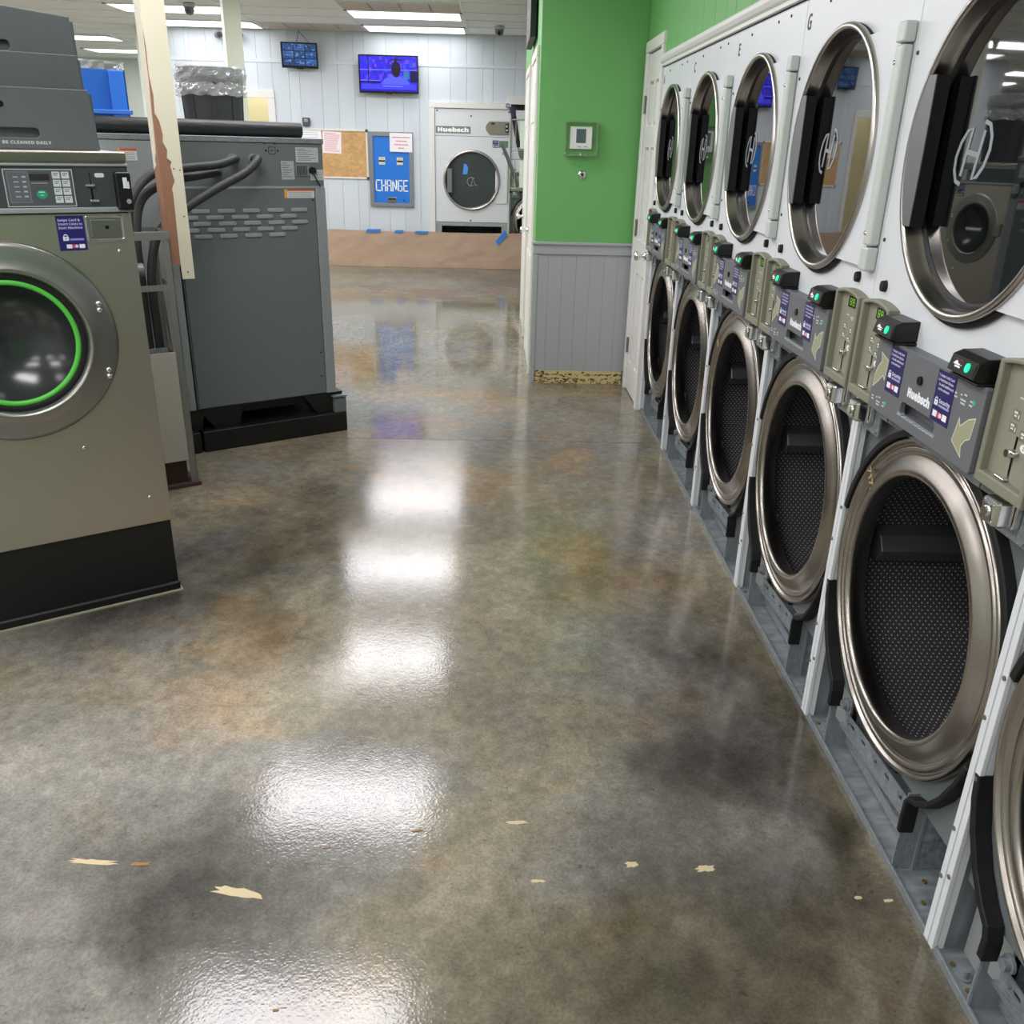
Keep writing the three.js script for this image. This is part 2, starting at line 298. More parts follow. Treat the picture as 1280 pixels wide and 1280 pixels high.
// right wall: green grooved boards over the dryers and beside the door
const WX = 0.9;
const wallRight = struct('wall_right');
part('backing', [BB(WX + 0.012, WX + 0.08, 1.96, CEIL + 0.03, -5.33, 4.1), BB(WX + 0.012, WX + 0.08, 2.06, CEIL + 0.03, -5.98, -5.33), BB(WX + 0.012, WX + 0.08, 0, CEIL + 0.03, 0.28, 4.1)], mGreen, wallRight);
for (let z = -5.975, k = 0; z < 4.0; k++) { const w = [0.2, 0.16, 0.24][k % 3], z1 = z + w; part('plank', BB(WX, WX + 0.012, z1 < -5.28 ? 2.06 : 1.95, CEIL, z + 0.002, z1 - 0.002, 0.003), mGreen, wallRight); z = z1; }
{
  const pr = [[0, 0], [0.016, 0.0], [0.016, 0.012], [0.024, 0.02], [0.03, 0.034], [0.03, 0.048], [0.022, 0.056], [0, 0.058]];
  const s = poly(pr.map(([a, b]) => [-a, b]));
  const g = new THREE.ExtrudeGeometry(s, { depth: 5.7, bevelEnabled: false }).translate(WX, 1.928, -5.325);
  struct('trim_2', g, mWhiteTrim);
}
// green block facing the aisle
const GZ = -5.977, GX = 0.256;
const wallCenter = struct('wall_center');
part('green_board', BB(GX, WX, 0.93, CEIL + 0.03, GZ - 0.1, GZ), mGreen, wallCenter);
part('side_board', BB(GX, GX + 0.1, 0, CEIL + 0.03, -9.2, GZ - 0.1), mGreen, wallCenter);
part('end_board', BB(GX + 0.1, 2.1, 0, CEIL + 0.03, -9.2, -9.1), mGreen, wallCenter);
part('lower_backing', BB(GX, WX, 0, 0.93, GZ - 0.1, GZ - 0.01), mGreyWall, wallCenter);
for (let k = 0; k < 7; k++) { const x0 = GX + k * 0.092, x1 = Math.min(x0 + 0.092, WX - 0.002); part('plank', BB(x0 + 0.0003, x1 - 0.0003, 0.088, 0.87, GZ - 0.01, GZ + 0.002, 0.0015), mGreyWall, wallCenter); }
part('corner_bead', BB(GX - 0.008, GX + 0.022, 0.0, 0.862, GZ - 0.02, GZ + 0.008, 0.003), mGreyWall, wallCenter);
part('chair_rail', [BB(GX - 0.012, WX, 0.862, 0.925, GZ - 0.02, GZ + 0.012, 0.003), BB(GX - 0.02, WX, 0.922, 0.94, GZ - 0.03, GZ + 0.024, 0.005)], mGreyWall, wallCenter);
const peelTex = canvas(512, 80, (k, w, h) => {
  k.fillStyle = '#c9bf86'; k.fillRect(0, 0, w, h);
  for (let i = 0; i < 420; i++) { const x = rnd() * w, y = rnd() * h, edge = (y > h * 0.55 && rnd() < 0.6) || x < 70 || Math.abs(y - 22) < 5 || rnd() < 0.1; if (!edge) continue; k.fillStyle = rnd() < 0.75 ? '#5d3b26' : '#8a6a42'; k.fillRect(x, y, 4 + rnd() * 16, 2 + rnd() * 7); }
});
struct('baseboard_center', [uvXY(BB(GX + 0.024, WX - 0.02, 0.0, 0.088, GZ - 0.01, GZ + 0.003), GX, WX, 0, 0.088)], print(peelTex, 0.7));
// door beside the dryers
{
  const z0 = -5.865, z1 = -5.385, H = 2.03;
  struct('trim_3', [BB(WX - 0.016, WX + 0.02, 0, H + 0.009, z0 - 0.065, z0 - 0.004, 0.004), BB(WX - 0.016, WX + 0.02, 0, H + 0.009, z1 + 0.004, z1 + 0.062, 0.004), BB(WX - 0.017, WX + 0.02, H + 0.01, 2.1, z0 - 0.065, z1 + 0.062, 0.004)], mDoor);
  const d = struct('door_1'); d.position.set(WX + 0.03, 0, (z0 + z1) / 2); d.rotation.y = -Math.PI / 2;
  const w = (z1 - z0) / 2, sh = rrect(-w, w, 0.008, H, 0.001);
  const wins = []; for (const [ya, yb] of [[0.2, 0.78], [0.98, 1.52], [1.64, 1.88]]) for (const s of [-1, 1]) { const xa = s < 0 ? -w + 0.06 : 0.03, xb = s < 0 ? -0.03 : w - 0.06; wins.push([xa, xb, ya, yb]); }
  for (const [a, b, c, e] of wins) sh.holes.push(rrect(a, b, c, e, 0.002, THREE.Path));
  part('door_leaf', [ext(sh, 0.03, 0.0, 0.003), BB(-w, w, 0.01, H, -0.02, 0.008)], mDoor, d);
  for (const [a, b, c, e] of wins) part('door_panel', ext(rrect(a + 0.014, b - 0.014, c + 0.014, e - 0.014, 0.004), 0.016, 0.008, 0.006), mDoor, d);
  for (const y of [0.3, 1.05, 1.76]) part('hinge', [BB(-w - 0.012, -w + 0.006, y - 0.045, y + 0.045, 0.028, 0.036), cyl(0.006, 0.006, 0.1, -w - 0.003, y, 0.04)], M(0x8b8478, 0.4, 0.8), d);
  part('door_knob', lathe([[0.0, 0.0], [0.032, 0.0], [0.03, 0.006], [0.012, 0.012], [0.011, 0.035], [0.022, 0.042], [0.028, 0.055], [0.022, 0.07], [0, 0.074]], 28).translate(w - 0.055, 0.92, 0.03), mChrome, d);
}
// doors on the side of the green block
[[-6.28, -7.02], [-7.62, -8.4]].forEach(([zb, za], i) => {
  const X = GX;
  struct('trim_' + (4 + i), [BB(X - 0.018, X, 0, 2.039, zb + 0.005, zb + 0.07, 0.004), BB(X - 0.018, X, 0, 2.039, za - 0.07, za - 0.005, 0.004), BB(X - 0.018, X, 2.04, 2.1, za - 0.07, zb + 0.07, 0.004)], M(0xe6dcd8, 0.45));
  const d = struct('door_' + (2 + i)); 
  part('door_leaf', BB(X - 0.012, X, 0.01, 2.03, za, zb), mDoor, d);
  for (const [y0, y1] of [[0.2, 0.8], [1.0, 1.55], [1.66, 1.9]]) for (const [a, b] of [[za + 0.09, (za + zb) / 2 - 0.04], [(za + zb) / 2 + 0.04, zb - 0.09]]) part('door_panel', BB(X - 0.018, X - 0.012, y0, y1, a, b, 0.003), mDoor, d);
  part('door_knob', lathe([[0.0, 0.0], [0.03, 0.0], [0.012, 0.01], [0.011, 0.03], [0.026, 0.045], [0.02, 0.062], [0, 0.066]], 20).rotateY(-Math.PI / 2).translate(X - 0.012, 0.93, za + 0.08), mChrome, d);
});
// ------------------------------------------------------------------ prints shared by the machines
function lockIcon(k, x, y, s, col = '#dfe3f4') {
  k.strokeStyle = col; k.fillStyle = col; k.lineWidth = s * 0.13; k.beginPath(); k.arc(x + s * 0.4, y + s * 0.4, s * 0.26, Math.PI, 0); k.stroke();
  k.fillRect(x, y + s * 0.42, s * 0.8, s * 0.6); k.fillStyle = '#20205e'; k.fillRect(x + s * 0.34, y + s * 0.6, s * 0.12, s * 0.2);
}
function cardMarks(k, x, y, w, h) {
  k.fillStyle = '#e8e6ee'; k.fillRect(x, y, w * 0.3, h); k.fillStyle = '#c9506a'; k.beginPath(); k.arc(x + w * 0.43, y + h / 2, h * 0.5, 0, 7); k.fill();
  k.fillStyle = '#f2cdd2'; k.beginPath(); k.arc(x + w * 0.55, y + h / 2, h * 0.42, 0, 7); k.fill(); k.fillStyle = '#efeef2'; k.fillRect(x + w * 0.69, y, w * 0.31, h);
}
const stickerTex = canvas(256, 352, (k, w, h) => {
  k.fillStyle = '#25205a'; k.fillRect(0, 0, w, h); k.fillStyle = '#d8d8ec'; k.font = 'bold 25px sans-serif';
  ['1. Swipe Credit Card', '2. Push Enter Button', 'to add additional', 'cycle amount'].forEach((t, i) => k.fillText(t, i > 1 ? 34 : 14, 42 + i * 31, w - 40));
  lockIcon(k, 20, 180, 62); k.font = 'bold 40px sans-serif'; k.fillStyle = '#dfe3f4'; k.fillText('Security', 84, 218, 150); k.fillStyle = '#9a9cc8'; k.fillRect(84, 228, 150, 16);
  cardMarks(k, 26, 278, 200, 44);
});
const washStickerTex = canvas(256, 330, (k, w, h) => {
  k.fillStyle = '#231c68'; k.fillRect(0, 0, w, h); k.fillStyle = '#c9cbee'; k.font = 'bold 33px sans-serif';
  ['Swipe Card &', 'Insert Coins to', 'Start Machine'].forEach((t, i) => k.fillText(t, 14, 52 + i * 36, 226));
  lockIcon(k, 42, 168, 66); k.font = 'bold 34px sans-serif'; k.fillText('Security', 104, 206, 130); k.fillStyle = '#8d8ccc'; k.fillRect(106, 214, 128, 20);
  cardMarks(k, 64, 270, 170, 38);
});
const panelTex = canvas(1024, 350, (k, w, h) => {
  k.fillStyle = '#64676a'; k.fillRect(0, 0, w, h);
  for (let i = 0; i < 1500; i++) { k.fillStyle = `rgba(${rnd() < 0.5 ? '70,73,76' : '112,115,118'},0.25)`; k.fillRect(rnd() * w, rnd() * h, 1 + rnd() * 6, 1); }
  k.fillStyle = '#e9edf2'; k.font = 'bold 52px sans-serif'; k.lineWidth = 5; k.strokeStyle = '#e9edf2'; const tw = k.measureText('Huebsch').width; k.save(); k.translate(390, 196); k.scale(222 / tw, 1); k.fillText('Huebsch', 0, 0); k.strokeText('Huebsch', 0, 0); k.restore();
  k.font = 'bold 19px sans-serif'; k.fillStyle = '#c9ced2'; k.fillText('LINT COMPARTMENT MUST BE CLEANED DAILY', 330, 302, 372);
  const arrow = (pts) => { k.fillStyle = '#9a9b7d'; k.strokeStyle = '#d5d4c0'; k.lineWidth = 4; k.beginPath(); pts.forEach((p, i) => (i ? k.lineTo(...p) : k.moveTo(...p))); k.closePath(); k.fill(); k.stroke(); };
  arrow([[990, 130], [940, 148], [888, 190], [872, 160], [848, 262], [938, 306], [924, 262], [948, 232], [978, 218]]);
  arrow([[18, 246], [16, 190], [44, 140], [72, 112], [56, 70], [140, 92], [132, 190], [110, 172], [70, 208]]);
  const tiny = (x, y) => { k.fillStyle = '#c3c8c6'; for (const [a, b, c] of [[0, 0, 22], [0, 14, 30], [52, -4, 14], [80, -10, 22], [58, 14, 44], [62, 28, 36], [132, 4, 22], [128, 20, 26]]) k.fillRect(x + a, y + b, c, 7); k.fillStyle = '#37b388'; k.beginPath(); k.arc(x + 160, y + 8, 11, 0, 7); k.fill(); };
  tiny(790, 70); tiny(26, 286);
});
const coinTex = canvas(256, 400, (k, w, h) => {
  k.fillStyle = '#888876'; k.fillRect(0, 0, w, h);
  k.fillStyle = '#c7c8ba'; k.fillRect(88, 116, 34, 6); k.fillRect(140, 122, 40, 6); k.fillRect(148, 132, 26, 5);
  for (const [x, y] of [[70, 160], [150, 172], [66, 204], [134, 216]]) { k.fillStyle = '#6f705f'; k.fillRect(x, y, 44, 34); k.fillStyle = '#dcdcd2'; k.fillRect(x + 6, y + 6, 20, 8); k.fillRect(x + 8, y + 18, 16, 6); k.fillRect(x + 32, y + 14, 6, 14); }
  k.fillStyle = '#22a36f'; k.fillRect(196, 214, 26, 30);
  k.fillStyle = '#e6e6e0'; k.beginPath(); k.ellipse(176, 268, 24, 14, 0, 0, 7); k.fill(); k.fillStyle = '#77776a'; k.font = 'bold 16px sans-serif'; k.fillText('25', 166, 274);
});
const lcdTex = canvas(64, 48, (k, w, h) => { k.fillStyle = '#1b2314'; k.fillRect(0, 0, w, h); k.strokeStyle = '#78b83c'; k.lineWidth = 5; k.strokeRect(14, 10, 13, 14); k.strokeRect(14, 24, 13, 14); k.strokeRect(38, 10, 13, 14); k.strokeRect(38, 24, 13, 14); });
const readerTex = canvas(256, 96, (k, w, h) => { k.fillStyle = '#0c0c0d'; k.fillRect(0, 0, w, h); k.fillStyle = '#eef0f4'; k.beginPath(); k.arc(62, 44, 17, Math.PI, 0); k.fill(); k.fillRect(36, 44, 66, 12); k.fillRect(56, 60, 56, 14); k.fillRect(108, 48, 14, 5); k.fillStyle = '#9a2030'; k.fillRect(40, 14, 80, 5); });
const huebschTex = canvas(512, 96, (k, w, h) => { k.fillStyle = '#7b7874'; k.fillRect(0, 0, w, h); k.fillStyle = '#f4f6f6'; k.strokeStyle = '#f4f6f6'; k.lineWidth = 6; k.font = 'bold 74px sans-serif'; const tw = k.measureText('Huebsch').width; k.translate(22, 74); k.scale(466 / tw, 1); k.fillText('Huebsch', 0, 0); k.strokeText('Huebsch', 0, 0); });
const mPanelPrint = print(panelTex, 0.5), mSticker = print(stickerTex, 0.4), mCoinFace = print(coinTex, 0.55), mLcd = M(0xffffff, 0.2, 0, { map: lcdTex }), mReaderFace = print(readerTex, 0.35), mHuebsch = print(huebschTex, 0.5), mWashSticker = print(washStickerTex, 0.4);

// ------------------------------------------------------------------ stacked dryer (front faces local +z, base on the floor)
function lockGeo(x, y, z) {
  return [ext(rrect(-0.026, 0.026, -0.028, 0.028, 0.008), 0.012, 0, 0.002).translate(x, y, z),
    ext(rrect(-0.024, 0.024, -0.024, 0.024, 0.006), 0.04, 0.01, 0.011).translate(x, y, z), cyl(0.0105, 0.0095, 0.008, x - 0.002, y - 0.001, z + 0.05, 'z', 24)];
}
function coinBox(parent, cx) {
  const w = 0.0775, y0 = 0.972, y1 = 1.192, z0 = 0.0195, arch = (w_, yb, yt, sag, P = THREE.Shape) => { const s = new P(); s.moveTo(-w_, yb); s.lineTo(w_, yb); s.lineTo(w_, yt); s.quadraticCurveTo(0, yt + sag * 2, -w_, yt); s.closePath(); return s; };
  const fr = arch(w, y0, y1, 0.012); fr.holes.push(arch(w - 0.013, y0 + 0.022, y1 - 0.006, 0.009, THREE.Path));
  const c = part('coin_box', ext(fr, 0.026, z0, 0.003).translate(cx, 0, 0), mKhaki, parent);
  part('coin_box_face', uvXY(ext(arch(w - 0.012, y0 + 0.02, y1 - 0.005, 0.009), 0.01, z0), -w + 0.012, w - 0.012, y0 + 0.02, y1 + 0.008).translate(cx, 0, 0), mCoinFace, c);
  part('display', uvXY(B(0.046, 0.026, 0.003, 0, 0, 0), -0.023, 0.023, -0.013, 0.013).translate(cx + 0.008, 1.172, z0 + 0.011), mLcd, c);
  part('coin_slot_shade', [BB(cx - 0.002, cx + 0.002, 1.0, 1.075, z0 + 0.0095, z0 + 0.0115)], mBlackGloss, c);  // black strip painted for the shade inside the slit
  each('coin_return', [cyl(0.009, 0.007, 0.014, cx - 0.002, 1.045, z0 + 0.016, 'z'), B(0.018, 0.005, 0.01, cx + 0.008, 1.049, z0 + 0.016, 0.002), B(0.03, 0.006, 0.012, cx - 0.01, 0.998, z0 + 0.016, 0.0025)], mChrome, c);
  return c;
}
function cardReader(parent, cx) {
  const prof = poly([[0.0, 1.147], [0.062, 1.143], [0.076, 1.15], [0.07, 1.176], [0.055, 1.183], [0.0, 1.186]]);
  const g = new THREE.ExtrudeGeometry(prof, { depth: 0.092, bevelEnabled: true, bevelSize: 0.002, bevelThickness: 0.002, bevelSegments: 2 }).rotateY(-Math.PI / 2).translate(cx + 0.046, 0, 0);
  const r = part('card_reader', g, mPlast, parent);
  part('reader_bracket', [BB(cx - 0.05, cx + 0.05, 1.137, 1.142, 0.0, 0.07, 0.002), BB(cx - 0.035, cx + 0.035, 1.14, 1.148, 0.005, 0.055)], mBlack, r);
  part('reader_face', uvXY(B(0.088, 0.024, 0.001, 0, 0, 0), -0.044, 0.044, -0.012, 0.012).rotateX(-0.22).translate(cx, 1.1635, 0.0752), mReaderFace, r);
  part('led', cyl(0.0065, 0.006, 0.004, 0, 0, 0, 'z', 20).scale(1, 1.35, 1).rotateX(-0.22).translate(cx + 0.02, 1.164, 0.0765), mLED, r);
}
const DC = 1.517, LC = 0.58;
function makeDryer() {
  const t = thing('stacked_dryer', '', 'dryer');
  // upper front
  const sh = rrect(-0.399, 0.399, 0.98, 1.925, 0.004); sh.holes.push(circ(0, DC, 0.295));
  const up = part('front_panel', [ext(sh, 0.019, 0, 0.002, 48)], mWhite, t);
  each('screw', [[-0.2, 1.895], [0.25, 1.9], [-0.385, 1.715], [-0.385, 1.33], [0.12, 1.898]].map(([x, y]) => cyl(0.005, 0.004, 0.004, x, y, 0.02, 'z', 8)), mInk, up);
  for (const x of [-0.335, 0.305]) part('plug', cyl(0.011, 0.0095, 0.012, 0, 0, 0, 'z', 20).scale(1, 1.25, 1).translate(x, 1.232, 0.024), mBlack, up);
  part('cabinet', [BB(-0.398, -0.392, 0.0, 1.92, -0.72, -0.001), BB(0.392, 0.398, 0.0, 1.92, -0.72, -0.001), BB(-0.398, 0.398, 1.915, 1.92, -0.72, -0.001), BB(-0.398, 0.398, 0.0, 1.92, -0.73, -0.72), BB(-0.392, 0.392, 0.935, 0.945, -0.72, -0.001)], mGalv, t);
  part('upper_drum_front', lathe([[0.295, 0.002], [0.29, -0.03], [0.27, -0.05], [0.0, -0.06]], 64).translate(0, DC, 0), mGalv, t);
  // door
  const door = part('door', ext((() => { const s = new THREE.Shape(), a = Math.asin(0.256 / 0.292); s.moveTo(0.352, DC - 0.256); s.lineTo(0.352, DC + 0.258); s.lineTo(0.292 * Math.cos(a), DC + 0.258); s.absarc(0, DC, 0.292, a, -a, true); s.closePath(); return s; })(), 0.013, 0.0205, 0, 40), mWhite, t);
  part('door_gasket_shade', lathe([[0.292, 0.0195], [0.306, 0.0195], [0.308, 0.026], [0.305, 0.03], [0.292, 0.03]], 96).translate(0, DC - 0.006, 0), mRubber, door);  // black gasket set low, so it also paints the shadow under the ring
  part('door_ring', lathe([[0.293, 0.022], [0.3, 0.026], [0.3035, 0.034], [0.302, 0.041], [0.298, 0.0455], [0.292, 0.0455], [0.2875, 0.043], [0.285, 0.038], [0.283, 0.02], [0.279, 0.006], [0.274, 0.0]], 120).translate(0, DC, 0), mRing, door);
  part('glass_gasket', lathe([[0.282, 0.004], [0.278, 0.0085], [0.27, 0.0085], [0.266, 0.003]], 96).translate(0, DC, 0), mRubber, door);
  part('door_glass', lathe([[0, 0.0045], [0.274, 0.0045], [0.274, -0.001], [0, -0.001]], 96).translate(0, DC, 0), mGlass, door);
  { // pull plate across the left of the ring
    const y = 0.145, r = 0.287, a = Math.asin(y / r) * 180 / Math.PI;
    const s = poly([...arcPts(0, 0, r, 180 - a, 180 + a, 14), [-0.217, -y], [-0.214, 0], [-0.217, y]]);
    part('door_pull', ext(s, 0.003, 0.043, 0.0008).translate(0, DC, 0), mHandle, door);
    part('pull_backing', [ext(s, 0.003, 0.0398).translate(0, DC, 0), BB(-0.224, -0.2185, DC - 0.143, DC + 0.143, 0.014, 0.042)], mBlack, door);
  }
  const arcs = []; // emblem on the glass
  arcs.push(ext(stroke([[-0.03, -0.062], [-0.026, 0.02], [-0.024, 0.06], [-0.044, 0.05], [-0.062, 0.02], [-0.07, -0.02], [-0.064, -0.052], [-0.046, -0.078], [-0.022, -0.082]], 0.011), 0.0006, 0.0048));
  arcs.push(ext(stroke([[0.022, 0.082], [0.046, 0.078], [0.064, 0.052], [0.07, 0.02], [0.062, -0.02], [0.044, -0.05], [0.024, -0.06], [0.026, -0.02], [0.03, 0.062]], 0.011), 0.0006, 0.0048));
  arcs.push(BB(-0.026, 0.026, -0.006, 0.007, 0.0048, 0.0054));
  part('emblem', merge(arcs).scale(0.86, 0.72, 1).rotateZ(-0.12).translate(-0.09, DC, 0), mLogo, door);
  part('hinge_cover', [BB(0.352, 0.392, 1.312, 1.735, 0.0195, 0.046, 0.007), BB(0.351, 0.393, 1.738, 1.78, 0.0195, 0.047, 0.005), BB(0.351, 0.393, 1.255, 1.309, 0.0195, 0.047, 0.005)], mHinge, door);
  each('hinge_screw', [[0.362, 1.7], [0.362, 1.34]].map(([x, y]) => cyl(0.006, 0.004, 0.004, x, y, 0.047, 'z', 10)), mChrome, door);
  // control strip
  const sl = rrect(-0.237, 0.232, 0.977, 1.137, 0.003); sl.holes.push(rrect(-0.078, 0.078, 1.0, 1.03, 0.0145, THREE.Path));
  const cp = part('control_panel', [uvXY(ext(sl, 0.012, 0.042, 0.0015, 10), -0.237, 0.232, 0.977, 1.137)], mPanelPrint, t);
  part('panel_return', [BB(-0.235, -0.229, 0.979, 1.135, 0.012, 0.043), BB(0.224, 0.23, 0.979, 1.135, 0.012, 0.043), BB(-0.235, 0.23, 1.129, 1.135, 0.012, 0.043), BB(-0.235, 0.23, 0.979, 0.985, 0.012, 0.043)], mPanelGrey, cp);
  part('finger_pull', [ext(rrect(-0.08, 0.08, 0.998, 1.032, 0.015), 0.003, 0.02), BB(-0.078, 0.078, 0.998, 1.001, 0.02, 0.043), BB(-0.078, 0.078, 1.029, 1.032, 0.02, 0.043)], mPanelGrey, cp);
  part('panel_lock', [cyl(0.0095, 0.009, 0.005, -0.011, 1.09, 0.056, 'z', 24)], mBlackGloss, cp);
  for (const x of [-0.165, 0.055]) part('sticker', uvXY(B(0.072, 0.099, 0.0008, 0, 0, 0), -0.036, 0.036, -0.0495, 0.0495).translate(x + 0.036, 1.0815, 0.0546), mSticker, cp);
  part('panel_tab', [BB(0.19, 0.225, 0.95, 0.979, 0.02, 0.024), BB(-0.225, -0.19, 0.95, 0.979, 0.02, 0.024)], mGalv, cp);
  coinBox(t, 0.312); coinBox(t, -0.314);
  cardReader(t, 0.172); cardReader(t, -0.18);
  for (const x of [-0.322, 0.318]) { const l = part('lock', [lockGeo(x - 0.004, 0.94, 0.004)], mChrome, t); part('lock_plate', [BB(x - 0.05, x + 0.052, 0.888, 0.985, -0.004, 0.003, 0.002), ...[[-0.036, 0.9], [0.042, 0.9], [-0.036, 0.972], [0.042, 0.972]].map(([a, b]) => cyl(0.007, 0.005, 0.005, x + a, b, 0.005, 'z', 12))], mGalv, l); }
  // lower front with its panel off
  const bs = rrect(-0.382, 0.382, 0.2, 0.95, 0.002); bs.holes.push(circ(0, LC, 0.364));
  part('bulkhead', ext(bs, 0.006, -0.034, 0, 48), mEnamel, t);
  part('drum_ring', lathe([[0.36, -0.045], [0.373, -0.03], [0.378, -0.014], [0.3755, -0.004], [0.371, -0.001], [0.366, -0.004], [0.3635, -0.011], [0.359, -0.012], [0.3555, -0.006], [0.351, -0.0035], [0.346, -0.007], [0.343, -0.012], [0.336, -0.011], [0.326, -0.004], [0.316, 0.001], [0.307, 0.006], [0.3, 0.0085], [0.2935, 0.007], [0.289, 0.001], [0.288, -0.008], [0.291, -0.03], [0.305, -0.05]], 128).translate(0, LC, 0), mRingDark, t);
  const drum = part('drum', new THREE.CylinderGeometry(0.372, 0.372, 0.62, 80, 1, true).rotateX(Math.PI / 2).translate(0, 0, -0.37), mDrum, t); drum.position.y = LC;
  { const g = new THREE.CircleGeometry(0.372, 64); uvM(g, 'x', 'y', 0.0172); part('drum_back', g.translate(0, 0, -0.66), mDrumBack, drum); }
  for (let k = 0; k < 3; k++) { const s = poly([[0, -0.05], [0.05, -0.034], [0.075, 0], [0.05, 0.034], [0, 0.05]]); part('lifter', ext(s, 0.56, 0, 0.004).translate(-0.376, 0, -0.64).rotateZ(k * 2 * Math.PI / 3), mLift, drum); }
  part('corner_post', [BB(0.3815, 0.3985, 0.012, 0.95, -0.004, 0.006, 0.0015), BB(0.384, 0.396, 0.012, 0.95, -0.02, -0.004)], mWhite, t);
  part('corner_post', [BB(-0.3985, -0.3815, 0.012, 0.95, -0.004, 0.006, 0.0015), BB(-0.396, -0.384, 0.012, 0.95, -0.02, -0.004)], mWhite, t);
  each('post_screw', [[0.388, 0.56], [0.388, 0.3], [0.388, 0.18], [-0.388, 0.66], [-0.388, 0.44], [-0.388, 0.2]].map(([x, y]) => cyl(0.005, 0.005, 0.003, x, y, 0.007, 'z', 8)), M(0x86806f, 0.5, 0.6), t);
  // rubber seals
  part('seal', ext(stroke(arcPts(0, LC, 0.386, 98, 167, 26), 0.017), 0.034, -0.03, 0.003), mRubber, t);
  part('seal', ext(stroke(arcPts(0, LC, 0.386, 84, 14, 26), 0.018), 0.026, -0.03, 0.003), mRubber, t);
  part('seal', ext(stroke([[-0.388, 0.45], [-0.381, 0.4], [-0.36, 0.34], [-0.325, 0.28], [-0.285, 0.236], [-0.256, 0.214], [-0.248, 0.19], [-0.248, 0.145]], 0.017), 0.034, -0.026, 0.003), mRubber, t);
  part('seal', ext(stroke(arcPts(0, LC, 0.385, 234, 286, 22), 0.012), 0.02, -0.034, 0.002), mRubber, t);
  part('seal', ext(stroke([[0.368, 0.43], [0.346, 0.37], [0.312, 0.306], [0.272, 0.254], [0.234, 0.226], [0.208, 0.216], [0.198, 0.2], [0.198, 0.17], [0.198, 0.12]], 0.012), 0.034, -0.03, 0.003), mRubber, t);
  // base and the opened lint compartment
  part('base_pan', [BB(-0.396, 0.396, 0.0, 0.012, -0.7, -0.002), BB(-0.396, 0.396, 0.0, 0.02, -0.006, 0.0, 0.001)], mGalv, t);
  part('side_sheet', [BB(-0.378, -0.252, 0.012, 0.36, -0.066, -0.06)], mSheet, t);
  const wing = poly([[0.205, 0.012], [0.379, 0.012], [0.379, 0.45], [0.37, 0.45], [0.346, 0.37], [0.312, 0.306], [0.272, 0.254], [0.234, 0.226], [0.205, 0.214]]);
  each('lint_wall', [ext(wing, 0.003, -0.16), BB(0.198, 0.202, 0.012, 0.23, -0.5, -0.052), BB(-0.252, -0.248, 0.012, 0.2, -0.5, -0.08)], mGalv, t);
  part('lint_bracket', [BB(0.196, 0.2, 0.012, 0.225, -0.052, -0.002), BB(0.2, 0.206, 0.012, 0.2, -0.052, -0.046)], mGalv, t);
  const gs = poly([[0, 0.012], [-0.09, 0.012], [0, 0.125]]);
  part('gusset', [ext(gs, 0.004).rotateY(-Math.PI / 2).translate(-0.248, 0, -0.004), BB(-0.256, -0.25, 0.012, 0.15, -0.02, -0.002)], mGalv, t);
  { const sh2 = rrect(0, 0.452, 0, 0.036, 0.002); for (let k = 0; k < 6; k++) sh2.holes.push(rrect(0.04 + k * 0.072, 0.066 + k * 0.072, 0.012, 0.022, 0.004, THREE.Path));
    part('lint_track', [ext(sh2, 0.003).rotateZ(0.07).translate(-0.25, 0.085, -0.05), B(0.452, 0.003, 0.02, 0.226, 0, 0).rotateZ(0.07).translate(-0.25, 0.085, -0.04)], mGalv, t);
    each('track_screw', [0.03, 0.2, 0.34, 0.42].map((a) => cyl(0.006, 0.006, 0.008, -0.25 + a, 0.105 + a * 0.07, -0.044, 'z', 8)), mGalv, t); }
  part('lint_tray', [BB(-0.248, 0.196, 0.02, 0.05, -0.5, -0.06), BB(-0.248, 0.196, 0.12, 0.24, -0.5, -0.49)], mGalv, t);
  part('track_bolt', [cyl(0.018, 0.018, 0.006, -0.218, 0.165, -0.03, 'z', 20), new THREE.CylinderGeometry(0.013, 0.013, 0.012, 6).rotateX(Math.PI / 2).translate(-0.218, 0.165, -0.022)], mGalv, t);
  { const fl = []; for (let i = 0; i < 7; i++) fl.push(new THREE.IcosahedronGeometry(0.014 + rnd() * 0.012, 1).scale(1.4, 1, 0.6).translate(0.1 + rnd() * 0.08, 0.165 + rnd() * 0.05, -0.05 - rnd() * 0.02)); part('lint', fl, M(0xcdc7ac, 0.95), t).userData.kind = 'stuff'; }
  part('anchor_bolt', [cyl(0.007, 0.007, 0.024, -0.315, 0.022, -0.03), cyl(0.013, 0.013, 0.004, -0.315, 0.014, -0.03)], mGalv, t);
  each('pan_screw', [[-0.345, -0.02], [-0.285, -0.022], [0.3, -0.03], [0.34, -0.05], [0.24, -0.06]].map(([x, z]) => cyl(0.006, 0.005, 0.005, x, 0.014, z, 'y', 8)), M(0x8f7a55, 0.4, 0.7), t);
  return t;
}
const dryerSpots = [
  [-1.724, null, 'white stacked dryer nearest in full view, with a washer mirrored in its upper door glass', 0.02],
  [-2.524, 'G', 'white stacked dryer marked with letter G, fourth from the white door', -0.05],
  [-3.324, 'E', 'white stacked dryer marked with letter E, third from the white door', -0.16],
  [-4.124, 'C', 'white stacked dryer marked with letter C, second from the white door', -0.1],
  [-4.928, 'A', 'white stacked dryer right beside the white panelled door, farthest in the row', -0.04],
  [-0.924, null, 'white stacked dryer cut off by the right edge of the photo, nearest of the row', -0.3],
];
const dryer0 = makeDryer(), placed = [];
